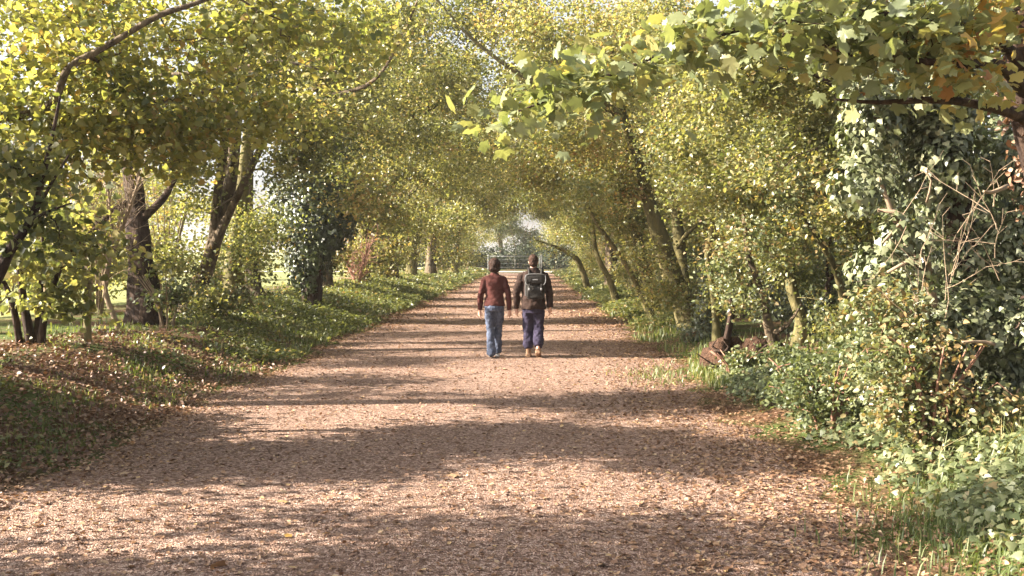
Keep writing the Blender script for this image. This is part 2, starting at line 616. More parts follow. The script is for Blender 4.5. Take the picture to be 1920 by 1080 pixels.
# grass on the verges
mb = MB()
n = 62000
y = depth_sample(n, 7, 84)
x = edge_l(y) - .15 - np.abs(rng.normal(0, 1.7, n))
k = wob(x * 1.4, y * 1.1) + wob(x * .5 + 3, y * .45) + rng.normal(0, .45, n) > .5 - .8 * sstep(11, 24, y)
x, y = x[k], y[k]
blades(mb, x, y, (.075 + .09 * sstep(10, 40, y)) * (1 + .6 * wob(x * .9, y * .8)), .0045 + .0004 * y, np.clip(rng.normal(.5, .2, len(x)) + .15 * wob(x, y), 0, 1))
n = 16000
y = depth_sample(n, 14, 84)
x = edge_r(y) + .1 + np.abs(rng.normal(0, .9, n))
k = wob(x * 1.4 + 4, y * 1.1) + wob(x * .5 + 1, y * .5) + rng.normal(0, .4, n) > .05 - .5 * sstep(20, 40, y)
x, y = x[k], y[k]
blades(mb, x, y, .14, .0045 + .0004 * y, np.clip(rng.normal(.5, .2, len(x)), 0, 1))
n = 2600     # grass in the near right verge
y = rng.normal(6.9, .7, n)
x = edge_r(y) + .75 + rng.normal(0, .38, n)
blades(mb, x, y, .12, .005, np.clip(rng.normal(.3, .2, n), 0, 1), .6)
n = 900
y = rng.normal(8.4, .45, n)
x = edge_r(y) + 1.65 + rng.normal(0, .3, n)
blades(mb, x, y, .3, .005, np.clip(rng.normal(.65, .25, n), 0, 1), .7)
n = 420
y = rng.normal(15.5, .7, n)
x = edge_r(y) - .35 + rng.normal(0, .3, n)
blades(mb, x, y, .09, .008, np.clip(rng.normal(.4, .2, n), 0, 1), .6)
tag(mb.obj('grass', GRASS), 'green grass growing on the verges beside the path', 'grass', kind='stuff')

# low broad-leaved weeds
mb = MB()
m = 3900
y = depth_sample(m, 8, 84)
x = edge_l(y) - .25 - np.abs(rng.normal(0, 1.5, m))
k = wob(x * .8 + 1, y * .6) + rng.normal(0, .3, m) > .75 - 1.1 * sstep(12, 27, y)
x, y = x[k], y[k]
m2 = 1500
y2 = depth_sample(m2, 24, 84)
x2 = edge_r(y2) + .3 + np.abs(rng.normal(0, .9, m2))
x, y = np.concatenate([x, x2]), np.concatenate([y, y2])
k = 22
hh = np.repeat(.16 + .14 * sstep(16, 40, y), k)
xx = np.repeat(x, k) + rng.normal(0, 1, len(x) * k) * np.repeat(.1 + .003 * y, k)
yy = np.repeat(y, k) + rng.normal(0, 1, len(x) * k) * np.repeat(.1 + .003 * y, k)
zz = gz(xx, yy) + rng.uniform(.02, 1, len(xx)) * hh
leaves(mb, np.stack([xx, yy, zz], 1), .045 + .0016 * yy, DIAM, np.clip(np.repeat(rng.normal(.5, .22, len(x)), k) + rng.normal(0, .12, len(xx)), 0, 1), spread=.5, droop=.1)
tag(mb.obj('weeds', WEED), 'low leafy green weeds covering the verges', 'weeds', kind='stuff')

# ground ivy on the near right bank
mb = MB()
n = 26000
y = rng.uniform(5.4, 16, n)
x = edge_r(y) + .25 + rng.uniform(0, 1, n) ** .7 * 1.5
k = wob(x * 1.2, y * .9) + wob(x * 2.5, y * 2.2) * .6 + rng.normal(0, .3, n) + sstep(.2, .8, x - edge_r(y)) > .45
x, y = x[k], y[k]
z = gz(x, y) + rng.uniform(.01, .17, len(x)) * (1 + .5 * wob(x * 2, y * 2))
leaves(mb, np.stack([x, y, z], 1), .062, IVY, np.clip(rng.normal(.55, .25, len(x)), 0, 1), up=np.array([[-.4, -.2, 1.]]), spread=.45)
tag(mb.obj('ground_ivy', BRAM), 'creeping ivy carpeting the foot of the right bank', 'ground ivy', kind='stuff')


# ---------------------------------------------------------------- trees
def make_tree(name, base, trunks, blobs, leaf, bark, label, cat='tree', size=.07, per=90, rs=.3, tmpl=OVAL, hollow=.6, tint=(.45, .18), group=None,
              rough=.07, arch=.1, z_attach=.8, r_tip=.005, twig_leaves=3, droop=.5, spread=1.15, flare=True, extra=None, seg=.35, sides=12, part=('trunk', 'crown'), jit=.07):
    base = np.asarray(base, float)
    root = empty(name, base)
    tag(root, label, cat, group)
    wood = MB()
    lines = []
    for t in trunks:
        L = smooth_line(t)
        L[:, :3] -= base
        lines.append(L)
        M = L.copy()
        if flare and t is trunks[0]:
            M[:, 3] *= 1 + .35 * np.exp(-np.maximum(M[:, 2], 0) / .25)
            M[0, 2] -= .25
        tube(wood, M, sides, rough)
    if blobs:
        T = blob_points(blobs, hollow) - base
        p0, p1, r0, r1, w = grow(lines, T, seg=seg, arch=arch, z_attach=z_attach, r_tip=r_tip, jit=jit)
        big = r1 > .012
        sticks(wood, p0[big], p1[big], r0[big], r1[big], 6)
        sticks(wood, p0[~big], p1[~big], r0[~big], r1[~big], 3)
    w_o = wood.obj(part[0], bark, root, smooth=True)
    if blobs and per:
        fol = MB()
        ct = tint[0](T) if callable(tint[0]) else rng.normal(tint[0], tint[1], len(T))
        cnt = np.maximum(3, per * rng.gamma(2., .5, len(T))).astype(int)
        wide = np.repeat(rng.uniform(.55, 1.35, len(T)), cnt)[:, None]
        P = np.repeat(T, cnt, 0) + rng.normal(0, 1, (cnt.sum(), 3)) * wide * np.array([rs, rs, rs * .55])
        tt = np.clip(np.repeat(ct, cnt) + rng.normal(0, .16, len(P)), 0, 1)
        leaves(fol, P, size, tmpl, tt, spread=spread, droop=droop)
        thin = w <= 4
        if twig_leaves and thin.any():
            mid = np.repeat(p1[thin], twig_leaves, 0)
            mid = mid + rng.normal(0, .07, mid.shape)
            leaves(fol, mid, size, tmpl, np.clip(np.mean(ct) + rng.normal(0, tint[1], len(mid)), 0, 1), spread=spread, droop=droop)
        if extra is not None:
            extra(fol, base)
        fol.obj(part[1], leaf, root)
    return root


def shell(mb, blobs, base, size, tmpl, tint=(.5, .22), inner=.35, lump=.18, hang=True):
    """Leaves laid over lumpy rounded masses, facing outward, with a thinner fill inside."""
    for cx, cy, cz, rx, ry, rz, n in blobs:
        d = rng.normal(size=(n, 3))
        d /= np.linalg.norm(d, axis=1)[:, None]
        ph = rng.uniform(0, 6, 6)
        lum = 1 + lump * (np.sin(d[:, 0] * 5 + ph[0]) * np.sin(d[:, 2] * 6 + ph[1]) + .7 * np.sin(d[:, 1] * 9 + ph[2] + d[:, 2] * 7) + .5 * np.sin(d[:, 2] * 15 + d[:, 0] * 11 + ph[3]))
        s = np.where(rng.uniform(0, 1, n) < inner, rng.uniform(.55, .95, n), rng.normal(1, .05, n)) * lum
        P = np.array([cx, cy, cz]) + d * s[:, None] * np.array([rx, ry, rz])
        P[:, 2] = np.maximum(P[:, 2], gz(P[:, 0], P[:, 1]) + .03)
        up = d / np.array([rx, ry, rz])
        up /= np.linalg.norm(up, axis=1)[:, None]
        up[:, 2] += .45
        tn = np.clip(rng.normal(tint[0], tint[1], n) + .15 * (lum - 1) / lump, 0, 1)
        leaves(mb, P - base, size, tmpl, tn, up=up, spread=.42, ldir=np.array([[0, 0, -.8]]) if hang else None)


def gp(x, y):
    return np.array([x, y, float(gz(x, y))])


def trunk_at(base, *pts):
    """Trunk control rows from (px, py, Y, r) rows, starting at the base point."""
    rows = []
    for i, q in enumerate(pts):
        if len(q) == 4:
            rows.append([*W(q[0], q[1], q[2]), q[3]])
    if base is not None:
        rows.insert(0, [*base[:3], base[3]])
    return rows


def bush(name, base, blobs, leaf, bark, label, size, per, rs=.14, stems=5, tmpl=OVAL, tint=(.5, .2), group=None, wide=.5, h=1., part=('stems', 'foliage')):
    tr = []
    for q in range(stems):
        a = rng.uniform(0, 2 * PI)
        r0 = rng.uniform(.02, .12)
        tr.append([[base[0] + r0 * math.cos(a), base[1] + r0 * math.sin(a), base[2] - .1, .018], [base[0] + wide * .4 * math.cos(a), base[1] + wide * .4 * math.sin(a), base[2] + h * .5, .013],
                   [base[0] + wide * math.cos(a), base[1] + wide * math.sin(a), base[2] + h, .005]])
    return make_tree(name, base, tr, blobs, leaf, bark, label, 'bush', size=size, per=per, rs=rs, tmpl=tmpl, tint=tint, flare=False, z_attach=.15, seg=.2, group=group, part=part, sides=6, hollow=.8)


# --- near left: broad green tree reaching in from the left edge
b = gp(-7.7, 12.2)
make_tree('lime_tree', b, [
    [[*b, .24], [-7.6, 12.2, 2.4, .2], [-7.3, 12.1, 4.4, .16], [-7.2, 12.1, 6.2, .1], [-7.1, 12.1, 7.6, .04]],
    trunk_at((-7.4, 12.1, 3.3, .09), (60, 210, 11.6, .045), (125, 130, 11.3, .04), (165, 105, 11.3, .036), (220, 75, 11.3, .034), (300, 30, 11.3, .03), (390, 0, 11.4, .024), (520, -60, 12., .015)),
    trunk_at((-7.4, 12.1, 3.0, .09), (-60, 260, 12.2, .06), (120, 215, 12.7, .04), (330, 185, 13.2, .025), (470, 150, 13.6, .015)),
], [(*W(100, 90, 12.2), 1.3, 1.1, .7, 44), (*W(330, 90, 12.4), 1.4, 1.2, .8, 46), (*W(540, 60, 13), 1.2, 1.2, .7, 34), (*W(180, 225, 12.2), 1.1, 1., .35, 34), (*W(380, 240, 12.6), .9, .9, .3, 20), (*W(20, 200, 12), .8, 1., .6, 26), (*W(300, -90, 12.5), 2., 1.5, .7, 36), (*W(60, -20, 12.4), 1.2, 1.2, .5, 34), (*W(60, 300, 12.2), .6, .6, .35, 14), (*W(250, 270, 12.5), .35, .4, .25, 9), (*W(340, 290, 12.8), .3, .4, .3, 9), (*W(470, 200, 13), .5, .5, .25, 12)],
    LIMEB, BARK, 'tree reaching in from the left edge, broad green leaves filling the upper left corner', size=.085, per=46, rs=.3, tmpl=HEART, tint=(.55, .2), spread=.95, droop=.6, arch=.05)

# --- bushes at the left edge that shade the near path
for bx, by, tops, lab in ((-7.4, 9.0, [(-7.4, 8.5, 2.4, 1.1, .95, 1.3, 76), (-7., 9.5, 3.3, 1.1, .9, .9, 62), (-6.4, 8.8, 1.5, .7, .8, .8, 50), (-7.3, 8.8, 4.3, 1., 1.1, .7, 46), (-7.3, 10.4, 1.3, .7, 1.3, .7, 90)], 'tall leafy bush at the left edge, below the broad green tree'),
                          (-6.2, 5.2, [(-6.2, 4.9, 2.2, .9, .9, 1.1, 70), (-6., 5.4, 3., .9, .7, .7, 50)], 'leafy bush beside the camera to the left of the path'),
                          (-8.2, 6.0, [(-8.2, 5.8, 5., 1.3, .8, 1.2, 30), (-7.8, 6.2, 3.3, 1.1, .5, .8, 9), (-7.8, 5.6, 2., .9, .5, .8, 10)], 'tall leafy bush out of the left side of the picture, beside the near path')):
    b = gp(bx, by)
    make_tree('hazel_bush', b, [[[*b, .06], [bx + .1, by, 1.6, .04], [bx, by + .1, 3., .02]], [[bx + .2, by, b[2] - .1, .05], [bx + .5, by - .2, 1.4, .035], [bx + .7, by - .2, 2.5, .012]]],
              tops, LIME, BARK, lab, 'bush', size=.09, per=75, rs=.28, tmpl=HEART, tint=(.4, .2), flare=False, part=('stems', 'foliage'), z_attach=.4)

# --- dark leaning stem at the left edge
b = gp(-6.2, 10.4)
make_tree('leaning_sapling', b, [
    trunk_at((*b, .07), (-40, 560, 10.4, .06), (10, 470, 10.4, .052), (50, 415, 10.4, .04), (70, 350, 10.4, .03), (95, 250, 10.4, .02), (110, 180, 10.4, .012)),
    trunk_at(None, (50, 415, 10.4, .02), (90, 345, 10.5, .016), (125, 290, 10.6, .01)),
    trunk_at(None, (35, 430, 10.4, .018), (75, 400, 10.2, .014), (130, 380, 10.1, .008)),
], [(*W(30, 400, 10.4), .45, .5, .4, 15), (*W(20, 300, 10.4), .5, .5, .3, 12), (*W(95, 440, 10.2), .3, .4, .2, 9), (*W(-10, 330, 10.2), .4, .4, .4, 12)], LIME, BARKD,
    'dark thin stem leaning right from the left edge, with drooping green leaves', size=.085, per=22, rs=.2, tmpl=HEART, tint=(.4, .2), droop=.7, flare=False, seg=.2)

# --- multi stemmed bush by the fence post
b = gp(-6.95, 14.6)
make_tree('hazel_bush', b, [
    [[*b, .07], [b[0] - .1, b[1], b[2] + .6, .055], [b[0] - .25, b[1] + .1, b[2] + 1.5, .03], [b[0] - .3, b[1], b[2] + 2.3, .015]],
    [[b[0] + .12, b[1], b[2] - .1, .06], [b[0] + .22, b[1], b[2] + .5, .045], [b[0] + .55, b[1] - .1, b[2] + 1.2, .03], [b[0] + 1.1, b[1] - .1, b[2] + 1.75, .012]],
    [[b[0] - .15, b[1], b[2] - .1, .05], [b[0] - .3, b[1], b[2] + .7, .04], [b[0] - .75, b[1], b[2] + 1.5, .015]],
    [[b[0] + .05, b[1], b[2] - .1, .05], [b[0] + .1, b[1] + .1, b[2] + .8, .035], [b[0] + .2, b[1], b[2] + 1.9, .012]],
], [(b[0] + .1, b[1], 1.8, 1.0, .8, .9, 40), (b[0] + .9, b[1] - .2, 2.0, .6, .5, .5, 16), (b[0] + .3, b[1], 1.15, .8, .6, .4, 16)], LIME, BARKD,
    'loose bush of several thin stems just left of the fence post', 'bush', size=.1, per=26, rs=.2, tmpl=HEART, tint=(.5, .2), flare=False, part=('stems', 'foliage'), z_attach=.4, droop=.5)

# --- fence post
b = gp(-6.33, 15.0)
o = empty('fence_post', b)
tag(o, 'short round mossy wooden fence post on the left bank', 'fence post')
mbp = MB()
tube(mbp, [[0, 0, -.3, .055], [0, 0, .3, .052], [.012, 0, .7, .05], [.02, 0, .98, .048], [.02, 0, 1.0, .04]], 12, .03)
mbp.obj('shaft', WOODP, o, smooth=True)
for zz in (.5, .86):
    mbp = MB()
    a = np.linspace(0, 2 * PI, 13)
    tube(mbp, np.stack([np.cos(a) * .056 + .012, np.sin(a) * .056, np.full(13, zz), np.full(13, .004)], 1), 5)
    mbp.obj('wire_tie', BARKD, o)

# --- dark trunk with a twiggy head
b = gp(-6.95, 19.0)
make_tree('pollard_tree', b, [
    trunk_at((*b, .29), (268, 555, 19, .25), (262, 500, 19, .23), (255, 440, 19, .2), (250, 380, 19.1, .17), (240, 300, 19.2, .11), (225, 210, 19.3, .06)),
    trunk_at(None, (252, 420, 19, .08), (300, 375, 18.8, .06), (330, 330, 18.6, .03)),
    trunk_at(None, (145, 462, 18.2, .045), (185, 415, 18.3, .055), (225, 385, 18.6, .06), (250, 375, 19, .08)),
], [(*W(150, 170, 19.2), 1.3, 1.3, .9, 24), (*W(300, 190, 19.2), 1.3, 1.4, .9, 24), (*W(300, 500, 18.8), .4, .4, .2, 7)] + fill(16, 60, 340, 200, 400, 17.5, 20.5), LIME, BARKD,
    'thick dark trunk on the left bank right of the fence post', size=.085, per=70, rs=.3, tmpl=OVAL, tint=(.5, .2), rough=.14)

# --- bare twigs sprouting in front of the dark trunk
def spray(mb, lines, n, r=.007, up=1., ln=(.3, .9), wide=.45):
    """Straight wiry twigs fanning upward from stems, each with side twigs."""
    P0, P1, R0, R1 = [], [], [], []
    for q in range(n):
        L = lines[rng.integers(len(lines))]
        p = L[int(rng.integers(len(L) // 4, len(L))), :3] + rng.normal(0, .02, 3)
        d = rng.normal(0, wide, 3) + [0, 0, up]
        d /= np.linalg.norm(d)
        l = rng.uniform(*ln)
        for k in range(4):
            e = p + d * l / 4
            P0.append(p), P1.append(e), R0.append(r * (1 - k * .2)), R1.append(r * (.85 - k * .2))
            if k > 0:
                sd_ = d + rng.normal(0, .55, 3)
                sd_ /= np.linalg.norm(sd_)
                P0.append(e), P1.append(e + sd_ * l * rng.uniform(.12, .35)), R0.append(r * .6), R1.append(r * .35)
            p = e
            d = d + rng.normal(0, .13, 3)
            d /= np.linalg.norm(d)
    sticks(mb, P0, P1, R0, R1, 4)


def twig_bush(name, base, stems, n, mat, label, r=.008, wide=.45, ln=(.3, .9)):
    root = empty(name, base)
    tag(root, label, 'bush')
    mbw = MB()
    lines = []
    for s in stems:
        L = smooth_line(s, .08)
        L[:, :3] -= base
        lines.append(L)
        tube(mbw, L, 7, .05)
    spray(mbw, lines, n, r, 1., ln, wide)
    mbw.obj('twigs', mat, root)
    return root


b = gp(-6.9, 17.6)
twig_bush('twiggy_bush', b, [
    trunk_at((*b, .05), (190, 540, 17.6, .04), (205, 455, 17.6, .03), (200, 370, 17.6, .02), (195, 300, 17.6, .012)),
    trunk_at(None, (205, 480, 17.6, .03), (235, 400, 17.5, .025), (260, 330, 17.4, .012)),
    trunk_at(None, (200, 500, 17.6, .03), (170, 430, 17.4, .02), (130, 380, 17.3, .01)),
], 150, TWIG, 'tangled bush of bare beige twigs in front of the thick dark trunk', .008, .5)

# --- straggly scrub between the left trunks
for bx, by, hh, nb, lab in ((-8.6, 16.6, 3.8, 66, 'straggly scrub of pale stems behind the fence post'), (-8.9, 21.6, 3.6, 50, 'straggly pale stemmed scrub behind the leaning stems'), (-9.2, 26.5, 3.6, 50, 'straggly pale stemmed scrub behind the slim grey trunk'),
                            (-7.9, 12.9, 3.4, 56, 'straggly scrub at the left edge behind the loose bush')):
    b = gp(bx, by)
    bush('scrub_bush', b, [(bx, by, b[2] + hh * .72, 1.1, .9, hh * .3, nb), (bx + .3, by, b[2] + hh * .35, .9, .7, hh * .22, nb // 2)], LIME, TWIG, lab, .07, 34, .2, 16, wide=1., h=hh, tint=(.62, .2), group='scrub along the left bank')

for bx, by, hh, lab in ((-6.3, 18.2, .9, 'low leafy scrub at the foot of the thick dark trunk'), (-6.0, 20.2, .7, 'low leafy scrub at the foot of the leaning stems'), (-7.3, 24.9, 1.2, 'low leafy scrub beside the buttress root')):
    b = gp(bx, by)
    bush('scrub_bush', b, [(bx, by, b[2] + hh * .55, .6, .45, hh * .4, 34)], BRAM, TWIG, lab, .07, 30, .15, 9, wide=.5, h=hh, tint=(.55, .25), group='scrub along the left bank')

# --- multi stemmed leaning tree
b = gp(-6.75, 20.6)
make_tree('multi_stemmed_tree', b, [
    trunk_at((*b, .22), (355, 560, 20.6, .18), (385, 500, 20.6, .15), (400, 450, 20.6, .14), (412, 420, 20.6, .13), (432, 340, 20.6, .12), (440, 270, 20.6, .11), (450, 160, 20.6, .1), (455, 20, 20.8, .06)),
    trunk_at(None, (398, 450, 20.6, .1), (402, 400, 20.5, .09), (408, 350, 20.4, .08), (418, 280, 20.3, .075), (420, 180, 20.2, .05), (410, 40, 20.2, .03)),
    trunk_at(None, (405, 430, 20.7, .08), (420, 360, 20.8, .08), (425, 280, 20.9, .07), (436, 150, 21, .05)),
    trunk_at(None, (395, 465, 20.5, .09), (425, 405, 20.3, .075), (450, 355, 20.1, .07), (480, 295, 19.9, .065), (505, 250, 19.8, .055), (560, 190, 19.6, .055), (600, 160, 19.5, .045), (610, 100, 19.5, .03)),
    trunk_at(None, (390, 400, 20.4, .015), (420, 380, 20.1, .02), (452, 362, 20.0, .015)),
    trunk_at(None, (300, 140, 18.5, .03), (350, 138, 18.3, .03), (430, 132, 18.2, .027), (520, 116, 18., .022), (600, 132, 18., .014)),
    trunk_at(None, (560, 190, 19.6, .045), (690, 160, 18.6, .032), (750, 80, 18.3, .024), (790, -10, 18., .016)),
], [(*W(440, 120, 20.5), 1.6, 1.6, 1.0, 60), (*W(600, 120, 19.5), 1.5, 1.6, 1.1, 60), (*W(560, 210, 19.3), 1.1, 1.2, .5, 26), (*W(480, -40, 20), 2., 2., .9, 30), (*W(380, 180, 19.5), 1., 1.2, .6, 24), (*W(330, 480, 20.2), .5, .5, .5, 14), (*W(400, 560, 20.), .5, .4, .25, 10), (*W(540, 300, 19.5), .6, .8, .5, 16), (*W(350, 290, 19.8), .6, .7, .5, 16), (*W(700, 80, 19), 1.6, 1.5, .9, 46), (*W(640, 210, 19), 1., 1.1, .5, 24), (*W(300, 60, 20), 1.6, 1.4, .9, 40)] + fill(16, 340, 720, 220, 420, 18, 21.5),
    LIME, BARK, 'leaning tree of four bundled stems with a long right fork, on the left bank', size=.078, per=70, rs=.3, tint=(.55, .2), rough=.06)

# --- two buttressed trunks and the dark ivy tree
b = gp(-6.45, 23.0)
make_tree('beech_tree', b, [
    trunk_at((*b, .32), (437, 560, 23, .24), (434, 500, 23, .2), (440, 440, 23.2, .17), (455, 330, 23.4, .14), (470, 200, 23.6, .1), (480, 40, 23.8, .05)),
    trunk_at((b[0] + .15, b[1] - .1, b[2] + .3, .2), (466, 590, 22.9, .16), (495, 598, 22.7, .11), (530, 602, 22.5, .05)),
], [(*W(470, 150, 23.5), 1.8, 1.8, 1.2, 44), (*W(560, 60, 23.), 1.7, 1.6, 1.2, 50), (*W(440, 470, 22.6), .7, .6, .4, 16), (*W(470, 420, 22.8), .9, .6, .4, 14)] + fill(14, 380, 760, 180, 400, 21, 25), GOLD, BARKG,
    'greenish trunk with a spreading buttress root, second right of the thick dark trunk', size=.08, per=80, rs=.32, tint=(.35, .2))
b = gp(-7.1, 27.5)
make_tree('ash_tree', b, [
    trunk_at((*b, .26), (474, 540, 27.5, .2), (470, 480, 27.5, .17), (462, 400, 27.6, .14), (470, 200, 27.8, .1), (480, 20, 28, .05)),
], [(*W(480, 60, 27.7), 2.4, 2., 1.8, 50), (*W(520, 420, 27), 1., .8, .6, 26), (*W(430, 450, 27.2), .7, .6, .5, 18), (*W(640, 150, 26), 2., 2., 1.3, 70), (*W(740, 60, 26), 1.6, 1.8, 1.2, 44), (*W(720, 260, 27), 1.3, 1.4, .7, 34), (*W(850, 40, 26), 1.3, 1.4, .9, 34), (*W(900, -20, 27), 1.5, 1.5, .8, 34), (*W(880, 110, 28), .8, .8, .5, 14)] + fill(14, 600, 860, 150, 420, 26, 31), LIME, BARK,
    'slim grey trunk on the left bank beyond the buttress root', size=.085, per=80, rs=.35, tint=(.5, .2))

b = gp(-5.55, 26.5)
root = empty('ivy_clad_tree', b)
tag(root, 'tree smothered in dark green ivy, a tall dark mass on the left side', 'tree')
mbw = MB()
tube(mbw, smooth_line([[0, 0, -.2, .26], [.1, 0, 1.5, .22], [.05, 0, 3.5, .18], [.2, 0, 6, .12], [.2, 0, 8., .04]]), 12, .08)
mbw.obj('trunk', BARKD, root, smooth=True)
mbw = MB()
shell(mbw, [(b[0] + .1, b[1], 3.1, .95, 1., 1.25, 7500), (b[0] - .1, b[1], 1.7, .55, .6, .9, 2600), (b[0] + .35, b[1] - .2, 4.2, .75, .8, .7, 3200), (b[0] + .5, b[1] - .3, 2.4, .6, .6, .6, 1800)], b, .1, IVY, (.15, .15))
mbw.obj('ivy', IVYM, root)

b = gp(-6.1, 37.)
twig_bush('bare_bush', b, [
    [[*b, .06], [b[0] - .2, b[1], b[2] + .5, .05], [b[0] - .5, b[1], b[2] + 1.1, .02]],
    [[*b, .06], [b[0] + .1, b[1], b[2] + .6, .05], [b[0] + .3, b[1], b[2] + 1.3, .02]],
], 150, TWIGR, 'low bare bush of pinkish brown twigs beyond the dark ivy tree', .012, .6)

# --- right side: leaning golden tree
b = gp(3.4, 22.6)
make_tree('field_maple', b, [
    trunk_at((*b, .26), (1280, 565, 22.6, .23), (1258, 510, 22.5, .2), (1244, 460, 22.4, .18), (1232, 430, 22.3, .17), (1215, 375, 22.2, .14), (1195, 300, 22, .1), (1160, 190, 21.6, .07), (1140, 60, 21.3, .04)),
    trunk_at(None, (1292, 585, 22.7, .14), (1284, 545, 22.9, .13), (1276, 490, 23.1, .13), (1270, 430, 23.2, .12), (1262, 370, 23.3, .1), (1250, 250, 23.4, .07), (1230, 100, 23.5, .04)),
    trunk_at(None, (1268, 465, 23, .05), (1290, 435, 22.8, .045), (1310, 420, 22.6, .03)),
    trunk_at(None, (1200, 320, 22, .08), (1165, 230, 21.5, .07), (1135, 200, 21, .1), (1120, 185, 20.8, .06), (1060, 150, 20.4, .03)),
], [(*W(1180, 130, 21.5), 1.9, 1.8, 1.3, 90), (*W(1080, 260, 21.5), 1.4, 1.5, .75, 56), (*W(1250, 280, 22.5), 1.4, 1.4, .9, 56), (*W(1330, 150, 22.5), 1.5, 1.5, 1.2, 50), (*W(1180, -60, 22), 2.2, 2., 1., 36), (*W(1220, 480, 22.), .45, .5, .5, 14), (*W(1180, 350, 22), .9, .9, .4, 26), (*W(1240, 560, 21.8), .3, .4, .4, 12), (*W(1020, 60, 20.5), 1.2, 1.4, .7, 40), (*W(1400, 330, 22.5), 1., 1.2, 1., 40)] + fill(9, 1030, 1400, 180, 380, 20, 24) + fill(8, 1200, 1400, 380, 560, 20.5, 24),
    GOLD, BARKG, 'thick olive trunk leaning left over the path with golden leaves, right of the walkers', size=.075, per=85, rs=.27, tint=(.5, .18))

b = gp(3.15, 28.)
make_tree('pale_maple', b, [
    trunk_at((*b, .2), (1218, 540, 28, .17), (1203, 480, 28, .15), (1193, 430, 28, .14), (1188, 370, 27.9, .12), (1170, 250, 27.8, .09), (1150, 100, 27.6, .05)),
    trunk_at(None, (1172, 260, 27.8, .07), (1080, 200, 25.6, .06), (960, 132, 25., .05), (880, 70, 24.8, .04), (800, -20, 24.5, .025)),
], [(*W(1100, 330, 27.5), 1.8, 1.8, .9, 60), (*W(1150, 180, 27.5), 2.1, 2., 1.4, 70), (*W(1050, 180, 27.), 1.9, 1.8, 1., 50), (*W(1235, 380, 28), 1., 1., .6, 24), (*W(1010, 60, 27), 1.6, 1.8, 1.2, 46), (*W(1250, 30, 28), 2.2, 2., 1.4, 60), (*W(1020, 300, 27), 1.2, 1.5, .6, 30), (*W(930, 20, 27), 1.3, 1.4, .8, 30)] + fill(10, 980, 1250, 200, 400, 25, 30) + fill(6, 1130, 1250, 400, 500, 26, 29),
    GOLD, BARKG, 'slim pale trunk in gold leaves, just left of the thick olive leaning trunk', size=.082, per=85, rs=.3, tint=(.55, .18))

# ivy clad trunk beside the leaning tree
b = gp(3.4, 20.6)
root = empty('ivy_post_tree', b)
tag(root, 'dead upright trunk wrapped in dark ivy, immediately right of the olive leaning trunk', 'tree trunk')
mbw = MB()
L = smooth_line([[-.05, 0, -.2, .16], [.0, 0, .8, .13], [.05, 0, 1.6, .12], [.08, 0, 2.2, .1]])
tube(mbw, L, 10, .08)
tube(mbw, smooth_line([[.05, 0, 1.65, .09], [.25, 0, 1.62, .08], [.5, .05, 1.55, .06], [.75, .1, 1.65, .04]]), 8, .06)
mbw.obj('trunk', BARKG, root, smooth=True)
mbw = MB()
shell(mbw, [(b[0], b[1], b[2] + .5, .3, .3, .55, 1300), (b[0] + .02, b[1], b[2] + 1.15, .26, .26, .55, 1200), (b[0] - .1, b[1] - .15, b[2] + .15, .5, .4, .25, 900)], b, .06, IVY, (.35, .2))
mbw.obj('ivy', IVYM, root)

# slender stems leaning out over the right edge
for rows, lab, nb in (([(1225, 590, 26., .08), (1196, 540, 26, .07), (1170, 490, 25.8, .06), (1120, 420, 25.4, .045), (1075, 340, 25., .02)], 'slender stem leaning left from the right verge, nearest of the arching ones', 16),
                      ([(1160, 560, 33., .1), (1140, 520, 33, .09), (1120, 480, 33, .075), (1110, 420, 33, .05), (1100, 330, 33, .03)], 'dark slender trunk among ivy on the right verge, behind the pale trunk', 16),
                      ([(1105, 525, 45., .12), (1085, 492, 45, .11), (1062, 472, 45, .09), (1040, 462, 45, .06), (1005, 450, 44.5, .03)], 'dark stem arching low over the right verge near the gate', 10),
                      ([(1345, 640, 19., .07), (1338, 560, 19, .06), (1325, 480, 19, .055), (1332, 420, 19, .045), (1300, 330, 18.8, .03)], 'thin upright stem right of the ivy wrapped dead trunk', 22),
                      ([(1600, 700, 14.5, .06), (1585, 600, 14.5, .05), (1560, 500, 14.4, .045), (1500, 400, 14.2, .035), (1450, 300, 14., .02)], 'slender pale stem leaning left beside the shaded field gap', 26)):
    q = rows[0]
    b = gp((q[0] - 1000) / F * q[2], q[2])
    last = rows[-1]
    make_tree('slender_tree', b, [trunk_at((*b, q[3] * 1.1), *rows[1:])], [(*W(last[0] + 20, last[1] + 10, last[2]), .8, .7, .4, nb), (*W(rows[-2][0] + 25, rows[-2][1], rows[-2][2]), .6, .6, .5, nb // 2), (*W(rows[1][0] + 18, rows[1][1] - 10, rows[1][2]), .35, .4, .6, nb // 2)], GOLD, BARKG, lab,
              size=.07, per=44, rs=.22, tint=(.5, .2), z_attach=.7, rough=.13, group='slender stems on the right')

# root plate and hollow
b = gp(3.1, 16.0)
root = empty('uprooted_stump', b)
tag(root, 'broken brown stump with a dark hollow at the foot of the right bank', 'stump')
th = np.linspace(0, 2 * PI, 40, endpoint=False)
rows = []
for q, (rr, hh) in enumerate([(1., -.15), (1., .12), (.95, .3), (.85, .42), (.7, .5), (.52, .52), (.45, .45), (.4, .3), (.36, .1)]):
    wobb = 1 + .16 * np.sin(3 * th + q * .4) + .1 * np.sin(7 * th + q * .9) + .07 * np.sin(13 * th + q * 2.)
    open_ = np.clip(np.cos(th + 1.9), 0, 1) ** 2
    zz = hh * (1 - .62 * open_ * (hh > .05)) + .05 * np.sin(5 * th + q) + .03 * np.sin(11 * th + 2 * q)
    rows.append(np.stack([.62 * rr * wobb * np.cos(th), .45 * rr * wobb * np.sin(th), zz], 1))
Vs = np.concatenate(rows) * [.8, .8, .8]
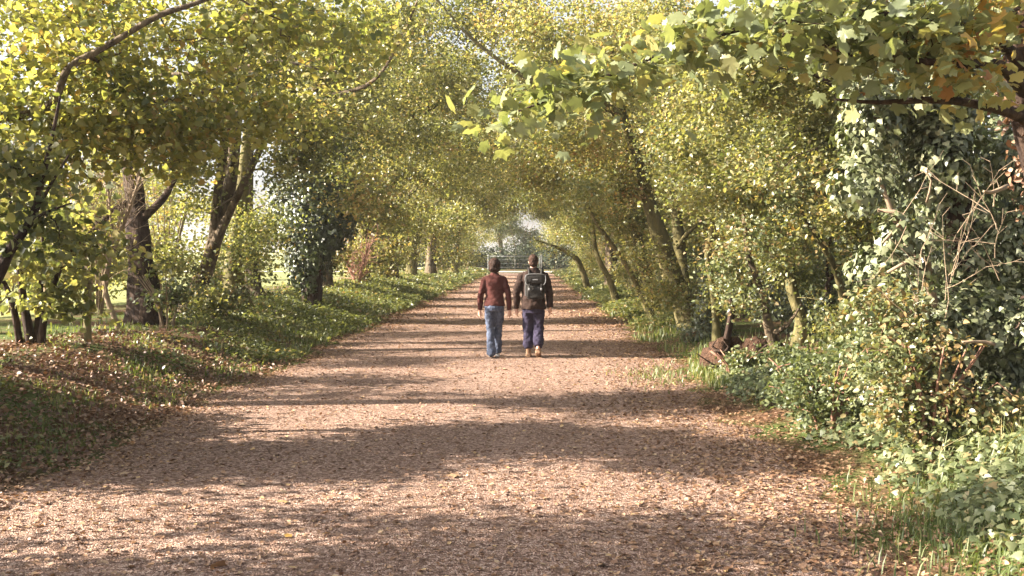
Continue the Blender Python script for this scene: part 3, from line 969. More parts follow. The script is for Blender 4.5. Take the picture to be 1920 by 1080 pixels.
i = np.arange(len(rows) - 1)[:, None] * 40
j = np.arange(40)[None]
k = (j + 1) % 40
mesh_obj('stump_shell', Vs, [np.stack([i + j, i + k, i + 40 + k, i + 40 + j], -1).reshape(-1, 4), np.array([np.arange(40) + (len(rows) - 1) * 40])], EARTH, root)
mbw = MB()
for q in range(14):
    a = rng.uniform(-2.9, .1)
    p0 = np.array([.4 * math.cos(a), .3 * math.sin(a), rng.uniform(.1, .3)])
    p2 = p0 * [1.5, 1.5, 1] + rng.normal(0, .14, 3)
    mbw = MB()
    tube(mbw, smooth_line([[*p0, .025], [*((p0 + p2) / 2 + rng.normal(0, .06, 3)), .017], [*p2, .005]], .06), 5, .1)
    mbw.obj('root', BARKD, root)
mbw = MB()
tube(mbw, smooth_line([[-.2, .2, 0, .08], [-.17, .2, .4, .06], [-.1, .2, .8, .05], [-.12, .2, 1.2, .02]]), 10, .14)
mbw.obj('snag', BARKD, root, smooth=True)

b = gp(2.85, 15.1)
bush('fern_clump', b, [(2.85, 15.1, b[2] + .2, .5, .25, .16, 34), (3.5, 15.0, b[2] + .3, .3, .25, .2, 24)], BRAM, TWIGR, 'low green plants at the foot of the brown stump', .06, 30, .1, 8, wide=.35, h=.35, tint=(.45, .2))
# curved stem and dark ivy trunk right of the stump
b = gp(3.55, 15.2)
make_tree('curved_sapling', b, [
    trunk_at((*b, .1), (1462, 660, 15.2, .085), (1446, 635, 15.2, .075), (1438, 605, 15.2, .065), (1430, 560, 15.3, .05), (1400, 470, 15.4, .04), (1390, 370, 15.5, .025)),
    trunk_at(None, (1445, 625, 15.2, .04), (1475, 610, 15, .03), (1500, 570, 14.9, .015)),
], [(*W(1400, 470, 15.2), .6, .6, .6, 34), (*W(1440, 390, 15.3), .7, .7, .6, 38), (*W(1380, 330, 15.3), .6, .6, .5, 22), (*W(1400, 560, 15.), .4, .4, .3, 14)], BRAM, BARK,
    'short curved bare stem with pale leaves, beside the brown stump', size=.06, per=46, rs=.2, tint=(.6, .2), z_attach=.3)
b = gp(4.5, 18.2)
make_tree('shaded_tree', b, [
    trunk_at((*b, .11), (1500, 600, 18.2, .1), (1482, 540, 18.2, .095), (1470, 450, 18.3, .09), (1462, 330, 18.4, .11), (1450, 180, 18.6, .07)),
    trunk_at(None, (1478, 500, 18.2, .07), (1520, 430, 18.1, .06), (1560, 330, 18., .03)),
    trunk_at(None, (1475, 520, 18.2, .06), (1430, 460, 18., .05), (1410, 380, 17.9, .03)),
], [(*W(1440, 200, 18.3), 1.5, 1.6, 1.2, 90), (*W(1560, 320, 18.2), 1.0, 1.2, .8, 50), (*W(1340, 300, 18.), 1.1, 1.2, .8, 60), (*W(1420, 420, 18.), .7, .8, .5, 34), (*W(1500, 60, 18.5), 1.8, 1.8, .8, 44)] + fill(26, 1250, 1600, 250, 620, 16, 18.6, (.25, .5)), GOLD, BARKG,
    'dark forked trunk in shade between the brown stump and the pale sunlit bush', size=.065, per=80, rs=.25, tint=(.4, .2))

# thin saplings behind
for (px, Yd, lab) in ((1555, 19.5, 'thin upright sapling against the shaded field, left one of a pair'), (1590, 20.5, 'thin upright sapling against the shaded field, right one of a pair')):
    b = gp((px - 1000) / F * Yd, Yd)
    make_tree('sapling', b, [
        trunk_at((*b, .04), (px + 3, 560, Yd, .035), (px - 8, 500, Yd, .028), (px + 2, 420, Yd, .02), (px - 6, 320, Yd, .012)),
    ], [(*W(px, 470, Yd), .6, .6, .5, 26), (*W(px, 370, Yd), .7, .7, .6, 34), (*W(px - 10, 560, Yd), .5, .5, .3, 12)], GOLD, BARKD, lab, size=.06, per=46, rs=.2, tint=(.45, .2), group='saplings behind the bank', z_attach=.4)

# --- near right: sycamore with lobed leaves
b = gp(4.25, 8.2)
make_tree('sycamore_tree', b, [
    [[*b, .16], [4.2, 8.1, 1., .14], [3.82, 7.9, 2., .125], [3.5, 7.7, 2.9, .11], [3.4, 7.7, 4.2, .09], [3.3, 7.7, 6., .06]],
    trunk_at((3.6, 7.7, 2.75, .06), (1880, 214, 7.5, .036), (1800, 196, 7.3, .028), (1720, 192, 7.1, .022), (1640, 196, 7., .015), (1560, 190, 6.9, .008)),
    trunk_at((3.5, 7.7, 3.1, .07), (1870, 95, 7.5, .04), (1740, 50, 7.2, .03), (1560, 30, 6.9, .024), (1420, 50, 6.7, .019), (1280, 90, 6.5, .014), (1150, 140, 6.4, .01), (1040, 185, 6.3, .007), (930, 225, 6.3, .004)),
    trunk_at(None, (1460, 40, 6.8, .02), (1480, 60, 6.6, .017), (1510, 78, 6.5, .014), (1590, 110, 6.4, .008)),
    trunk_at((3.52, 7.7, 2.95, .06), (1860, 130, 7.2, .04), (1780, 125, 6.9, .03), (1690, 118, 6.7, .015)),
], [(*W(1830, 40, 7.), .6, .6, .4, 30), (*W(1690, 90, 6.8), .6, .6, .3, 32), (*W(1560, 70, 6.6), .5, .5, .28, 24), (*W(1420, 60, 6.6), .4, .5, .2, 15), (*W(1290, 90, 6.5), .3, .35, .11, 12), (*W(1170, 140, 6.4), .28, .3, .09, 10), (*W(1060, 180, 6.35), .22, .3, .07, 9),
    (*W(940, 218, 6.3), .16, .2, .05, 6), (*W(1700, -60, 7), .9, .8, .25, 20), (*W(1400, -80, 6.8), 1., .8, .2, 16), (*W(1790, 150, 6.9), .3, .4, .12, 8)], SYC, BARKD,
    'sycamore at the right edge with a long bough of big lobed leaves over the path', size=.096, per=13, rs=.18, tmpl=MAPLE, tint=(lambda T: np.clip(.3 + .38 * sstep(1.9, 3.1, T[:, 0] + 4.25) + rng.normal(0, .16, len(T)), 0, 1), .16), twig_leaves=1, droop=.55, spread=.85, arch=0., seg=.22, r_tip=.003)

syc = [o for o in bpy.data.objects if o.name == 'sycamore_tree'][0]
mbw = MB()
zz = rng.uniform(1.9, 4.6, 900)
an = rng.uniform(0, 2 * PI, 900)
cx_ = np.interp(zz, [1., 2., 2.9, 4.2, 6.], [4.2, 3.82, 3.5, 3.4, 3.3])
cy_ = np.interp(zz, [1., 2., 2.9, 4.2, 6.], [8.1, 7.9, 7.7, 7.7, 7.7])
dr = np.stack([np.cos(an), np.sin(an), 0 * an], 1)
leaves(mbw, np.stack([cx_, cy_, zz], 1) + dr * rng.uniform(.1, .26, 900)[:, None] - np.array(syc.location), .055, OVAL, np.clip(rng.normal(.3, .2, 900), 0, 1), up=dr, spread=.6)
mbw.obj('creeper', LITTER, syc)

# --- near right: ivy mass
b = gp(3.9, 9.6)
root = empty('ivy_covered_hawthorn', b)
tag(root, 'tall hedge tree draped in glossy ivy filling the right edge below the sycamore trunk', 'hedge tree')
mbw = MB()
tube(mbw, smooth_line([[*(b * 0), .16], [-.1, -.1, 1., .13], [-.2, -.2, 2.2, .1], [0, 0, 3.6, .05]]), 10, .1)
tube(mbw, smooth_line([[.5, .3, -.1, .12], [.7, .2, 1.3, .1], [.9, 0, 2.8, .05]]), 9, .1)
mbw.obj('trunk', BARKD, root, smooth=True)
mbw = MB()
for rows in ([(1775, 640, 9., .04), (1745, 560, 8.9, .036), (1715, 490, 8.8, .032), (1680, 430, 8.8, .027), (1655, 370, 8.8, .02), (1640, 330, 8.8, .008)],
             [(1745, 560, 8.9, .03), (1730, 480, 8.8, .025), (1705, 487, 8.7, .02), (1660, 510, 8.6, .012)],
             [(1880, 350, 8.4, .02), (1850, 362, 8.3, .016), (1835, 360, 8.2, .01)],
             [(1860, 645, 8.3, .014), (1840, 640, 8.3, .014), (1800, 640, 8.2, .01)],
             [(1640, 395, 8.8, .015), (1690, 405, 8.75, .02), (1650, 455, 8.6, .01)],
             [(1730, 380, 8.6, .01), (1738, 340, 8.5, .008), (1722, 320, 8.5, .004)]):
    L = smooth_line(trunk_at(None, *rows), .1)
    L[:, :3] -= b
    tube(mbw, L, 7, .07)
tw = [smooth_line(trunk_at(None, *rows), .1) for rows in ([(1790, 700, 8.7, .01), (1770, 560, 8.5, .01), (1800, 420, 8.5, .01)], [(1700, 640, 8.7, .01), (1720, 520, 8.5, .01), (1690, 400, 8.5, .01)], [(1850, 600, 8.5, .01), (1860, 480, 8.4, .01), (1840, 330, 8.4, .01)])]
for L in tw:
    L[:, :3] -= b
spray(mbw, tw, 30, .004, .8, (.25, .7), .6)
mbw.obj('branch', TWIG, root)
mbw = MB()
cl = []
for q in range(40):
    px, py = rng.uniform(1590, 1990), rng.uniform(140, 830)
    if px < 1680 and py > 520:
        px += 90
    Yd = 9.3 + rng.normal(0, .25) + .0006 * (px - 1750)
    c = W(px, py, Yd)
    s = rng.uniform(.2, .4)
    cl.append((*c, s, s * .8, s * .9, int(6200 * s * s)))
for px, py in ((1700, 470), (1740, 590), (1660, 420), (1760, 660)):
    cl.append((*W(px + 30, py + 20, 8.75), .2, .12, .2, 190))
shell(mbw, cl, b, .066, IVY, (.62, .2), inner=.25)
shell(mbw, [(4.3, 10.6, 1.6, 1., .7, 1.6, 5200)], b, .085, IVY, (.3, .2))
mbw.obj('ivy', IVYM, root)


b = gp(3.25, 8.75)
bush('bramble_bush', b, [(3.2, 8.7, .95, .6, .35, .45, 60), (3.55, 8.6, .6, .5, .3, .3, 40), (2.95, 8.9, 1.4, .35, .3, .25, 24), (3., 8.8, .6, .35, .3, .25, 24)], BRAM, TWIGR,
     'sunlit bramble of reddish stems and pale leaves before the ivy hedge', .055, 30, .12, 14, wide=.4, h=.9, tint=(.68, .2))
b = gp(2.95, 10.6)
bush('low_bramble', b, [(2.9, 10.6, .5, .6, .7, .3, 70), (3.1, 11.6, .5, .5, .6, .3, 50), (3.4, 10.4, .9, .4, .5, .4, 50)], BRAM, TWIGR,
     'low greyish green bramble spilling onto the path edge, left of the sunlit bramble', .055, 34, .13, 7, wide=.6, h=.7, tint=(.35, .2))
b = gp(5.2, 12.6)
make_tree('hawthorn_tree', b, [[[*b, .16], [5.1, 12.6, 1.5, .13], [4.9, 12.5, 2.8, .1], [4.7, 12.4, 4.2, .05]],
    [[5.0, 12.5, 2., .07], [4.4, 12.3, 2.9, .05], [3.4, 12.2, 3.7, .03], [2.6, 12.2, 4.1, .012]]],
    [(*W(1500, 110, 12.5), .9, .9, .6, 50), (*W(1380, 160, 12.8), .6, .7, .4, 26), (*W(1650, 120, 12.5), 1., .9, .9, 60), (*W(1800, 160, 12.5), 1., .9, 1., 60), (*W(1560, 260, 12.6), .7, .7, .5, 40), (*W(1650, 350, 12.6), .7, .7, .6, 40)] + fill(20, 1250, 1600, 60, 420, 12, 14.5, (.2, .45)),
    LIME, BARKD, 'small hedge tree rising behind the ivy, its crown against the sycamore bough', size=.06, per=70, rs=.2, tint=(.6, .2))
b = gp(4.6, 13.2)
bush('hedge_shrub', b, [(4.2, 13., 1.7, .8, .8, .9, 90), (3.6, 13.2, 2.6, .8, .8, .7, 90), (4.8, 12.6, 2.6, .9, .8, .7, 80), (4.6, 12.8, .9, .7, .6, .6, 50)], BRAM, TWIG,
     'tall pale leaved shrub behind the ivy hedge, right of the shaded field gap', .06, 60, .2, 8, wide=.9, h=2.6, tint=(.6, .2))

for i, (x, y, hh) in enumerate([(6.3, 14.5, 1.7), (5.9, 19.8, 1.1), (6.0, 24.5, 1.9), (5.9, 29.5, 2.), (5.6, 35.5, 2.), (5.4, 43., 2.), (5.6, 11.2, 1.9)]):
    b = gp(x, y)
    root = empty('ivy_thicket', b)
    tag(root, 'dark ivy thicket behind the right bank, ' + ['behind the tall pale leaved shrub', 'low one in the shaded field gap', 'behind the olive leaning trunk', 'behind the slim pale trunk', 'one beyond the slim pale trunk', 'farthest one up the path', 'behind the ivy draped hedge tree'][i], 'thicket', 'ivy thickets')
    mbw = MB()
    for q in range(4):
        tube(mbw, smooth_line([[rng.normal(0, .4), rng.normal(0, .6), -.1, .07], [rng.normal(0, .4), rng.normal(0, .6), hh, .05], [rng.normal(0, .5), rng.normal(0, .8), hh * 2, .02]]), 7, .08)
    mbw.obj('stems', BARKD, root)
    mbw = MB()
    shell(mbw, [(x, y, hh * .9, 1.1, 1.7, hh, 4200), (x + rng.normal(0, .3), y + 1.2, hh * .7, .9, 1.2, hh * .8, 2400), (x + rng.normal(0, .3), y - 1.2, hh * .6, .8, 1., hh * .7, 2000)], b, .1, IVY, (.25, .2), lump=.3)
    mbw.obj('ivy', IVYM, root)

# ---------------------------------------------------------------- rows of trees further off (shared shapes)
def proto(kind, seed):
    """Tree with the path on its +x side."""
    lean = rng.uniform(.1, .6)
    nm, leaf, tint = [('field_maple', GOLD, (.5, .18)), ('lime_tree', LIME, (.55, .2)), ('field_maple', GOLD, (.4, .18))][seed % 3]
    tr = [[[0, 0, 0, .24], [.05, .03, 1.2, .19], [lean * .5, -.05, 2.6, .16], [lean, .1, 4.2, .12], [lean + .3, 0, 6., .07], [lean + .3, 0, 7.4, .03]],
          [[lean * .4, 0, 2.2, .09], [.9 + lean * .5, .3, 3.2, .075], [2., .5, 4.2, .05], [3., .4, 4.9, .025]],
          [[lean * .45, 0, 2.4, .07], [.4, -.7, 3.6, .05], [.6, -1.4, 4.8, .02]]]
    lo = rng.uniform(2.7, 3.3)
    bl = [(lean + .4, 0, 5.8, 2.3, 2.3, 1.6, 110), (2.5, .1, 5.4, 1.9, 2.1, 1.2, 90), (1.8, rng.uniform(-.5, .5), lo + .8, 1.9, 2., .75, 80), (-.6, 0, 4.6, 1.3, 1.8, 1.2, 34)]
    bl += [(rng.uniform(-.9, 1.3), rng.uniform(-2, 2), rng.uniform(2., 3.2), .6, .6, .4, 8) for q in range(9)]
    return make_tree(nm, (0, 0, 0), tr, bl, leaf, BARK if seed % 2 else BARKG, None, 'tree', size=.085, per=84, rs=.29, r_tip=.007, tint=tint, tmpl=OVAL if seed < 2 else DIAM, sides=9)


def proto_bush(kind):
    leaf = [LIME, GOLD, BRAM, GOLD][kind]
    bl = [(0, 0, 1.2, .9, .9, .8, 44), (.3, .2, .7, .9, .8, .45, 30), (-.3, -.2, 2., .8, .7, .5, 26)]
    return bush('shrub', np.zeros(3), bl, leaf, TWIG, None, .085, 60, .24, 6, wide=.7, h=1.9, tint=(.55, .2), tmpl=DIAM)


protos = [proto('tree', s) for s in range(4)]
used = [False] * 4
bprotos = [proto_bush(k) for k in range(4)]
bused = [False] * 4


def place(pool, flags, k, x, y, rz, sc, label, cat, group, name=None):
    loc = gp(x, y)
    loc[2] -= .03
    if flags[k]:
        o = dup(pool[k], loc, rz, sc)
    else:
        o = pool[k]
        flags[k] = True
        o.location = loc
        o.rotation_euler = (0, 0, rz)
        o.scale = (sc, sc, sc)
    tag(o, label, cat, group)
    return o


ordn = ['first', 'second', 'third', 'fourth', 'fifth', 'sixth', 'seventh', 'eighth', 'ninth', 'tenth']
GL, GR = 'trees along the left verge', 'trees along the right verge'
for i, (x, y, k, sc) in enumerate([(-6.6, 33.5, 1, 1.15), (-6.3, 39, 0, 1.3), (-6.0, 45, 3, 1.3), (-5.9, 51.5, 2, 1.25), (-5.6, 58, 1, 1.3), (-4.9, 66, 0, 1.2), (-5.4, 74, 3, 1.15), (-7., 82, 2, 1.1)]):
    place(protos, used, k, x, y, rng.uniform(-.5, .5), sc, f'yellow green tree on the left verge, {ordn[i]} beyond the dark ivy tree' if i < 7 else 'yellow green tree on the left verge, last before the gate', 'tree', GL)
for i, (x, y, k, sc) in enumerate([(3.9, 33, 0, 1.2), (3.7, 38.5, 2, 1.3), (3.3, 44.5, 3, 1.3), (3.4, 51, 0, 1.25), (3.4, 58, 2, 1.25), (3.3, 66, 1, 1.2), (3.9, 74, 3, 1.15), (5.4, 83, 0, 1.1)]):
    place(protos, used, k, x, y, PI + rng.uniform(-.5, .5), sc, f'golden tree on the right verge, {ordn[i]} beyond the slim pale trunk' if i < 7 else 'golden tree on the right verge, last before the gate', 'tree', GR)
# second rank away from the path
for i, (x, y, k, sc) in enumerate([(7.2, 26, 1, 1.1), (7., 34, 3, 1.2), (7.4, 44, 2, 1.2), (7.4, 19., 2, 1.)]):
    place(protos, used, k, x, y, rng.uniform(0, 6), sc, ['leafy tree behind the olive leaning trunk, on the field side', 'leafy tree deep in the right thicket behind the slim pale trunk', 'farthest leafy tree in the back of the right thicket', 'leafy tree behind the dark forked trunk on the field side'][i], 'tree', 'trees at the back of the right thicket')

for i, (x, y, k, sc) in enumerate([(-10.4, 18.5, 0, 1.4), (-11.2, 24.5, 1, 1.6), (-8.2, 29, 1, 1.2), (-6.5, 33.8, 3, 1.5), (-6.4, 39.5, 1, 1.65), (-6.1, 45.5, 3, 1.7), (-5.8, 52, 0, 1.65), (-5.5, 59, 1, 1.6), (-5.2, 67, 3, 1.6), (-4.9, 77, 0, 1.4)]):
    place(bprotos, bused, k, x, y, rng.uniform(0, 6), sc, f'straw and green shrub under the left trees, {ordn[i]} from the fence post', 'shrub', 'shrubs under the left trees')
for i, (x, y, k, sc) in enumerate([(5.6, 22.5, 1, 1.1), (4.7, 26, 3, 1.2), (4.6, 31, 2, 1.2), (4., 36, 3, 1.1), (3.7, 41.5, 1, 1.1), (3.6, 48, 0, 1.1), (3.5, 55, 3, 1.1), (3.6, 63, 0, 1.1), (3.8, 72, 1, 1.), (4., 80, 0, .9)]):
    place(bprotos, bused, k, x, y, rng.uniform(0, 6), sc, f'rusty green shrub under the right trees, {ordn[i]} from the brown stump', 'shrub', 'shrubs under the right trees')

for i, (x, y, k, sc) in enumerate([(-13.5, 27, 0, 1.5), (-15.5, 33.5, 2, 1.6), (-14.5, 40, 1, 1.6), (-12.6, 21.5, 2, 1.2)]):
    place(bprotos, bused, k, x, y, rng.uniform(0, 6), sc, 'sunlit shrub in the left field, ' + ['seen right of the thick dark trunk', 'seen right of the leaning stems', 'seen beyond the slim grey trunk', 'seen left of the thick dark trunk'][i], 'shrub', 'shrubs in the left field')
for i, (x, y, k, sc) in enumerate([(-6.5, 110, 0, 2.4), (-1.5, 112, 2, 2.5), (3.2, 109, 1, 2.3), (7.5, 111, 0, 2.5), (-11., 108, 3, 2.4), (12., 108, 2, 2.4)]):
    place(bprotos, bused, k, x, y, rng.uniform(0, 6), sc, ['pale willow bush behind the far hedge, above the woman', 'pale willow bush behind the far hedge, between the two heads', 'pale willow bush behind the far hedge, above the man', 'pale willow bush behind the far hedge, right of the gate', 'pale willow bush behind the far hedge, left end', 'pale willow bush behind the far hedge, right end'][i], 'bush', 'bushes behind the far hedge')

# far trees across the left field and beyond the gate
for i, (x, y, k, sc, lab) in enumerate([(-24, 62, 1, 1.1, 'sunlit tree across the left field seen through the gap beside the leaning stems'), (-36, 66, 3, 1.2, 'sunlit tree across the left field seen above the fence post'),
                                       (-48, 72, 1, 1.2, 'sunlit tree across the left field at the left edge'), (-3.5, 118, 1, 1.3, 'pale tree beyond the gate, left of the gap'), (2.0, 122, 0, 1.3, 'pale tree beyond the gate, behind the man'), (7.5, 116, 3, 1.3, 'pale tree beyond the gate, right of the gap'),
                                       (22, 60, 3, 1.2, 'tree across the right field seen through the shaded gap'), (31, 62, 1, 1.3, 'tree across the right field seen near the sunlit bramble')]):
    place(protos, used, k, x, y, rng.uniform(0, 6), sc, lab, 'tree', 'far trees')

# ---------------------------------------------------------------- hedge beyond the gate and gate
mbw = MB()
hb = np.array([0, 100., float(gz(0, 100))])
root = empty('hedge', hb)
tag(root, 'dark clipped hedge across the end of the path behind the gate', 'hedge')
shell(mbw, [(xx, 100 + rng.normal(0, .3), 1.0 + rng.normal(0, .1), 1.7, 1., 1.35 + rng.normal(0, .12), 1700) for xx in np.arange(-14, 14.1, 2.)], hb, .2, DIAM, (.5, .25), hang=False)
mbw.obj('foliage', HEDGE, root)
mbw = MB()
for xx in np.arange(-14, 14, .8):
    tube(mbw, smooth_line([[xx, rng.normal(0, .2), -.1, .05], [xx + rng.normal(0, .1), 0, .8, .035], [xx + rng.normal(0, .3), 0, 1.7, .015]]), 6, .05)
mbw.obj('stems', BARKD, root)

gyv = 84.
gl_, gr_ = (919 - 1000) / F * gyv, (1008 - 1000) / F * gyv + .15
b = np.array([gl_, gyv, float(gz(-1.5, gyv))])
root = empty('field_gate', b)
tag(root, 'pale galvanised steel field gate closing the far end of the path', 'gate')
wd = gr_ - gl_
mbw = MB()
tube(mbw, [[0, 0, 1.33, .024], [wd, 0, 1.33, .024]], 8)
tube(mbw, [[0, 0, .15, .024], [wd, 0, .15, .024]], 8)
tube(mbw, [[0, 0, .12, .028], [0, 0, 1.36, .028]], 8)
tube(mbw, [[wd, 0, .12, .028], [wd, 0, 1.36, .028]], 8)
mbw.obj('frame', STEEL, root)
for zz in (.45, .75, 1.05):
    mbw = MB()
    tube(mbw, [[.02, 0, zz, .007], [wd - .02, 0, zz, .007]], 7)
    mbw.obj('rail', STEEL, root)
mbw = MB()
tube(mbw, [[wd * .5, .03, .13, .014], [wd * .5, .03, 1.32, .014]], 7)
mbw.obj('brace', STEEL, root)
for xx, lab in ((gl_ - .14, 'steel gate post at the left end of the field gate'), (gr_ + .15, 'steel gate post at the right end of the field gate')):
    mbw = MB()
    tube(mbw, [[0, 0, -.3, .055], [0, 0, 1.44, .055], [0, 0, 1.47, .035]], 10)
    o = mbw.obj('gate_post', STEEL, loc=gp(xx, gyv))
    tag(o, lab, 'gate post', 'gate posts')


# ---------------------------------------------------------------- people
def cloth_mat(name, a, bcol, scale=40, rough=.9, bump=.3, dist=.004):
    return rough_mat(name, [(.3, a), (.7, bcol)], scale, 4, rough, bump, scale * 2.5, spec=.15, dist=dist)


SKIN = rough_mat('skin', [(.3, (.48, .27, .19)), (.7, (.58, .34, .25))], 12, rough=.55, bump=.05, spec=.35)
HAIRD = rough_mat('dark brown hair', [(.3, (.018, .01, .008)), (.7, (.055, .028, .02))], 30, rough=.6, bump=.8, stretch=(1, 1, .2), spec=.12)
HAIRB = rough_mat('reddish brown hair', [(.3, (.03, .015, .01)), (.7, (.07, .036, .025))], 30, rough=.65, bump=.8, stretch=(1, 1, .2), spec=.12)
KNIT = cloth_mat('maroon knit', (.06, .02, .017), (.095, .034, .029), 60)
DENIM = cloth_mat('blue denim', (.055, .068, .105), (.12, .14, .2), 22, .85)
JACKET = cloth_mat('dark brown jacket', (.025, .015, .012), (.045, .027, .021), 25)
PURPLE = cloth_mat('dusky purple trousers', (.026, .022, .042), (.045, .038, .066), 25)
BOOT = cloth_mat('tan boot leather', (.17, .1, .06), (.3, .19, .12), 20, .6)
SHOE = cloth_mat('white shoe', (.6, .58, .58), (.75, .73, .72), 20, .6)
PACK = cloth_mat('black pack canvas', (.018, .016, .015), (.036, .033, .03), 40, .7)
PACKG = cloth_mat('grey pack trim', (.12, .12, .12), (.22, .22, .22), 40, .5)
SHIRT = cloth_mat('pale shirt', (.6, .58, .54), (.7, .68, .64), 40)


def rings(mb, secs, sides=20):
    """Loft of horizontal ellipses (cx, cy, z, rx, ry)."""
    a = np.arange(sides) / sides * 2 * PI
    V = np.concatenate([np.stack([c[0] + c[3] * np.cos(a), c[1] + c[4] * np.sin(a), np.full(sides, c[2])], 1) for c in secs])
    n = len(secs)
    i = np.arange(n - 1)[:, None] * sides
    j = np.arange(sides)[None]
    k = (j + 1) % sides
    mb.add(V, [np.stack([i + j, i + k, i + sides + k, i + sides + j], -1).reshape(-1, 4), np.array([np.arange(sides)[::-1]]), np.array([np.arange(sides) + (n - 1) * sides])])


def ball(mb, c, r, sides=14):
    c, r = np.array(c, float), np.broadcast_to(np.array(r, float), (3,))
    rings(mb, [(c[0], c[1], c[2] + r[2] * math.sin(t), r[0] * max(math.cos(t), .05), r[1] * max(math.cos(t), .05)) for t in np.linspace(-PI / 2 * .98, PI / 2 * .98, 9)], sides)


def fused(mb, name, mat, parent, voxel=.011, it=4, wrinkle=0., wscale=.12):
    o = mb.obj(name, mat, parent, smooth=True)
    m = o.modifiers.new('fuse', 'REMESH')
    m.mode = 'VOXEL'
    m.voxel_size = voxel
    m.use_smooth_shade = True
    s = o.modifiers.new('relax', 'SMOOTH')
    s.iterations = it
    s.factor = .5
    if wrinkle:
        tx = bpy.data.textures.new(name + ' folds', 'CLOUDS')
        tx.noise_scale = wscale
        tx.noise_depth = 2
        d = o.modifiers.new('folds', 'DISPLACE')
        d.texture = tx
        d.texture_coords = 'LOCAL'
        d.strength = wrinkle
        d.mid_level = .5
    return o


def hand(mb, wrist, out, curl=.5):
    """Palm, four fingers of different lengths and a side thumb, hanging down from the wrist."""
    wx, wy, wz = wrist
    fw = 1 if out > 0 else -1
    tube(mb, smooth_line([[wx, wy, wz + .04, .026], [wx, wy, wz, .025], [wx, wy + .004, wz - .04, .032], [wx, wy + .01, wz - .085, .031]], .02), 10)
    for q, (dy, ln) in enumerate(((-.03, .06), (-.011, .075), (.009, .08), (.029, .072))):
        p = np.array([wx, wy + .008 + dy, wz - .082])
        b1 = p + [-fw * .008, .006, -ln * .5]
        b2 = b1 + [-fw * .022 * curl * 2, .01, -ln * .42]
        tube(mb, smooth_line([[*p, .0095], [*b1, .0085], [*b2, .0065]], .015), 7)
    p = np.array([wx - fw * .005, wy + .03, wz - .035])
    tube(mb, smooth_line([[*p, .013], [p[0] - fw * .012, p[1] + .03, p[2] - .03, .0105], [p[0] - fw * .02, p[1] + .036, p[2] - .062, .0075]], .015), 7)


def person(loc, label, h, sh, arms, legs, torso, rz=0):
    root = empty('person', loc, rz)
    tag(root, label, 'person')
    body = MB()
    hz = h - .118
    ball(body, (0, .015, hz), (.073, .09, .112))
    ball(body, (0, .045, hz - .055), (.052, .06, .055))
    ball(body, (0, .108, hz - .012), (.013, .016, .022), 8)
    ball(body, (0, .1, hz - .058), (.022, .01, .008), 8)
    for s in (-1, 1):
        ball(body, (s * .075, .0, hz - .01), (.012, .024, .032), 8)
        ball(body, (s * .03, .097, hz + .012), (.013, .009, .009), 8)
    rings(body, [(0, -.005, hz - .2, .058, .058), (0, 0, hz - .13, .052, .054), (0, .012, hz - .06, .055, .062)])
    rings(body, [(c[0], c[1], c[2], c[3] * .82, c[4] * .78) for c in torso])
    for s in arms:
        tube(body, smooth_line([[*s[0], .05], [*((np.array(s[0]) + s[1]) / 2), .045], [*s[1], .037], [*((np.array(s[1]) + s[2]) / 2), .033], [*s[2], .025]], .05), 10)
        hand(body, s[2], s[2][0])
    for l in legs:
        tube(body, smooth_line([[*l[0], .07], [*((np.array(l[0]) + l[1]) / 2), .065], [*l[1], .048], [*((np.array(l[1]) * .6 + np.array(l[2]) * .4)), .046], [*l[2], .034]], .06), 12)
    fused(body, 'body', SKIN, root, .0085, 3)
    return root, hz


# --- woman
wl = gp((927 - 1000) / F * 18.2, 18.2)
wl[2] += .012
arms = [((-.16, 0, 1.335), (-.232, -.02, 1.08), (-.25, .05, .80)), ((.16, 0, 1.335), (.235, -.04, 1.08), (.258, -.05, .80))]
legs = [((-.085, 0, .86), (-.07, .03, .47), (-.055, -.08, .085)), ((.085, 0, .86), (.065, .13, .47), (.05, .15, .09))]
torso = [(0, 0, .84, .16, .12), (0, -.01, .93, .165, .125), (0, 0, 1.05, .142, .1), (0, .01, 1.2, .155, .11), (0, 0, 1.32, .165, .095), (0, -.005, 1.4, .12, .07), (0, -.005, 1.45, .06, .055)]
root, hz = person(wl, 'woman walking away in a maroon jumper and blue jeans, short dark hair', 1.69, 0, arms, legs, torso, .05)
m_ = MB()
rings(m_, [(0, -.006, .885, .178, .143), (0, -.005, .93, .176, .14), (0, 0, 1.05, .152, .112), (0, .01, 1.2, .166, .122), (0, 0, 1.32, .176, .108), (0, -.005, 1.375, .16, .09), (0, -.005, 1.405, .115, .075), (0, -.005, 1.425, .08, .066), (0, -.003, 1.455, .064, .06)], 28)
for s in arms:
    a, e, w_ = map(np.array, s)
    tube(m_, smooth_line([[*(a + [-.06 * np.sign(a[0]), 0, .01]), .042], [*a, .056], [*((a + e) / 2), .058], [*e, .053], [*((e + w_) / 2), .047], [*(w_ + [0, 0, .015]), .04]], .04), 14)
fused(m_, 'jumper', KNIT, root, .0095, 4, .03, .1)
m_ = MB()
rings(m_, [(0, -.01, .8, .16, .125), (0, -.02, .86, .168, .132), (0, -.012, .91, .15, .11), (0, 0, .96, .13, .09)], 24)
for l, fl in zip(legs, (.082, .08)):
    a, k_, f_ = map(np.array, l)
    tube(m_, smooth_line([[*(a + [0, -.01, -.02]), .085], [*(a * .6 + k_ * .4), .09], [*k_, .07], [*(k_ * .5 + f_ * .5), .07], [*(f_ + [0, .01, .02]), fl], [*(f_ + [0, .015, -.02]), fl]], .04), 16)
fused(m_, 'jeans', DENIM, root, .0095, 3, .035, .075)
m_ = MB()
hc = (0, -.002, hz + .018)
ball(m_, hc, (.104, .116, .118), 20)
ball(m_, (0, -.03, hz - .05), (.105, .085, .075), 16)
ball(m_, (-.055, -.01, hz - .045), (.035, .05, .06), 12)
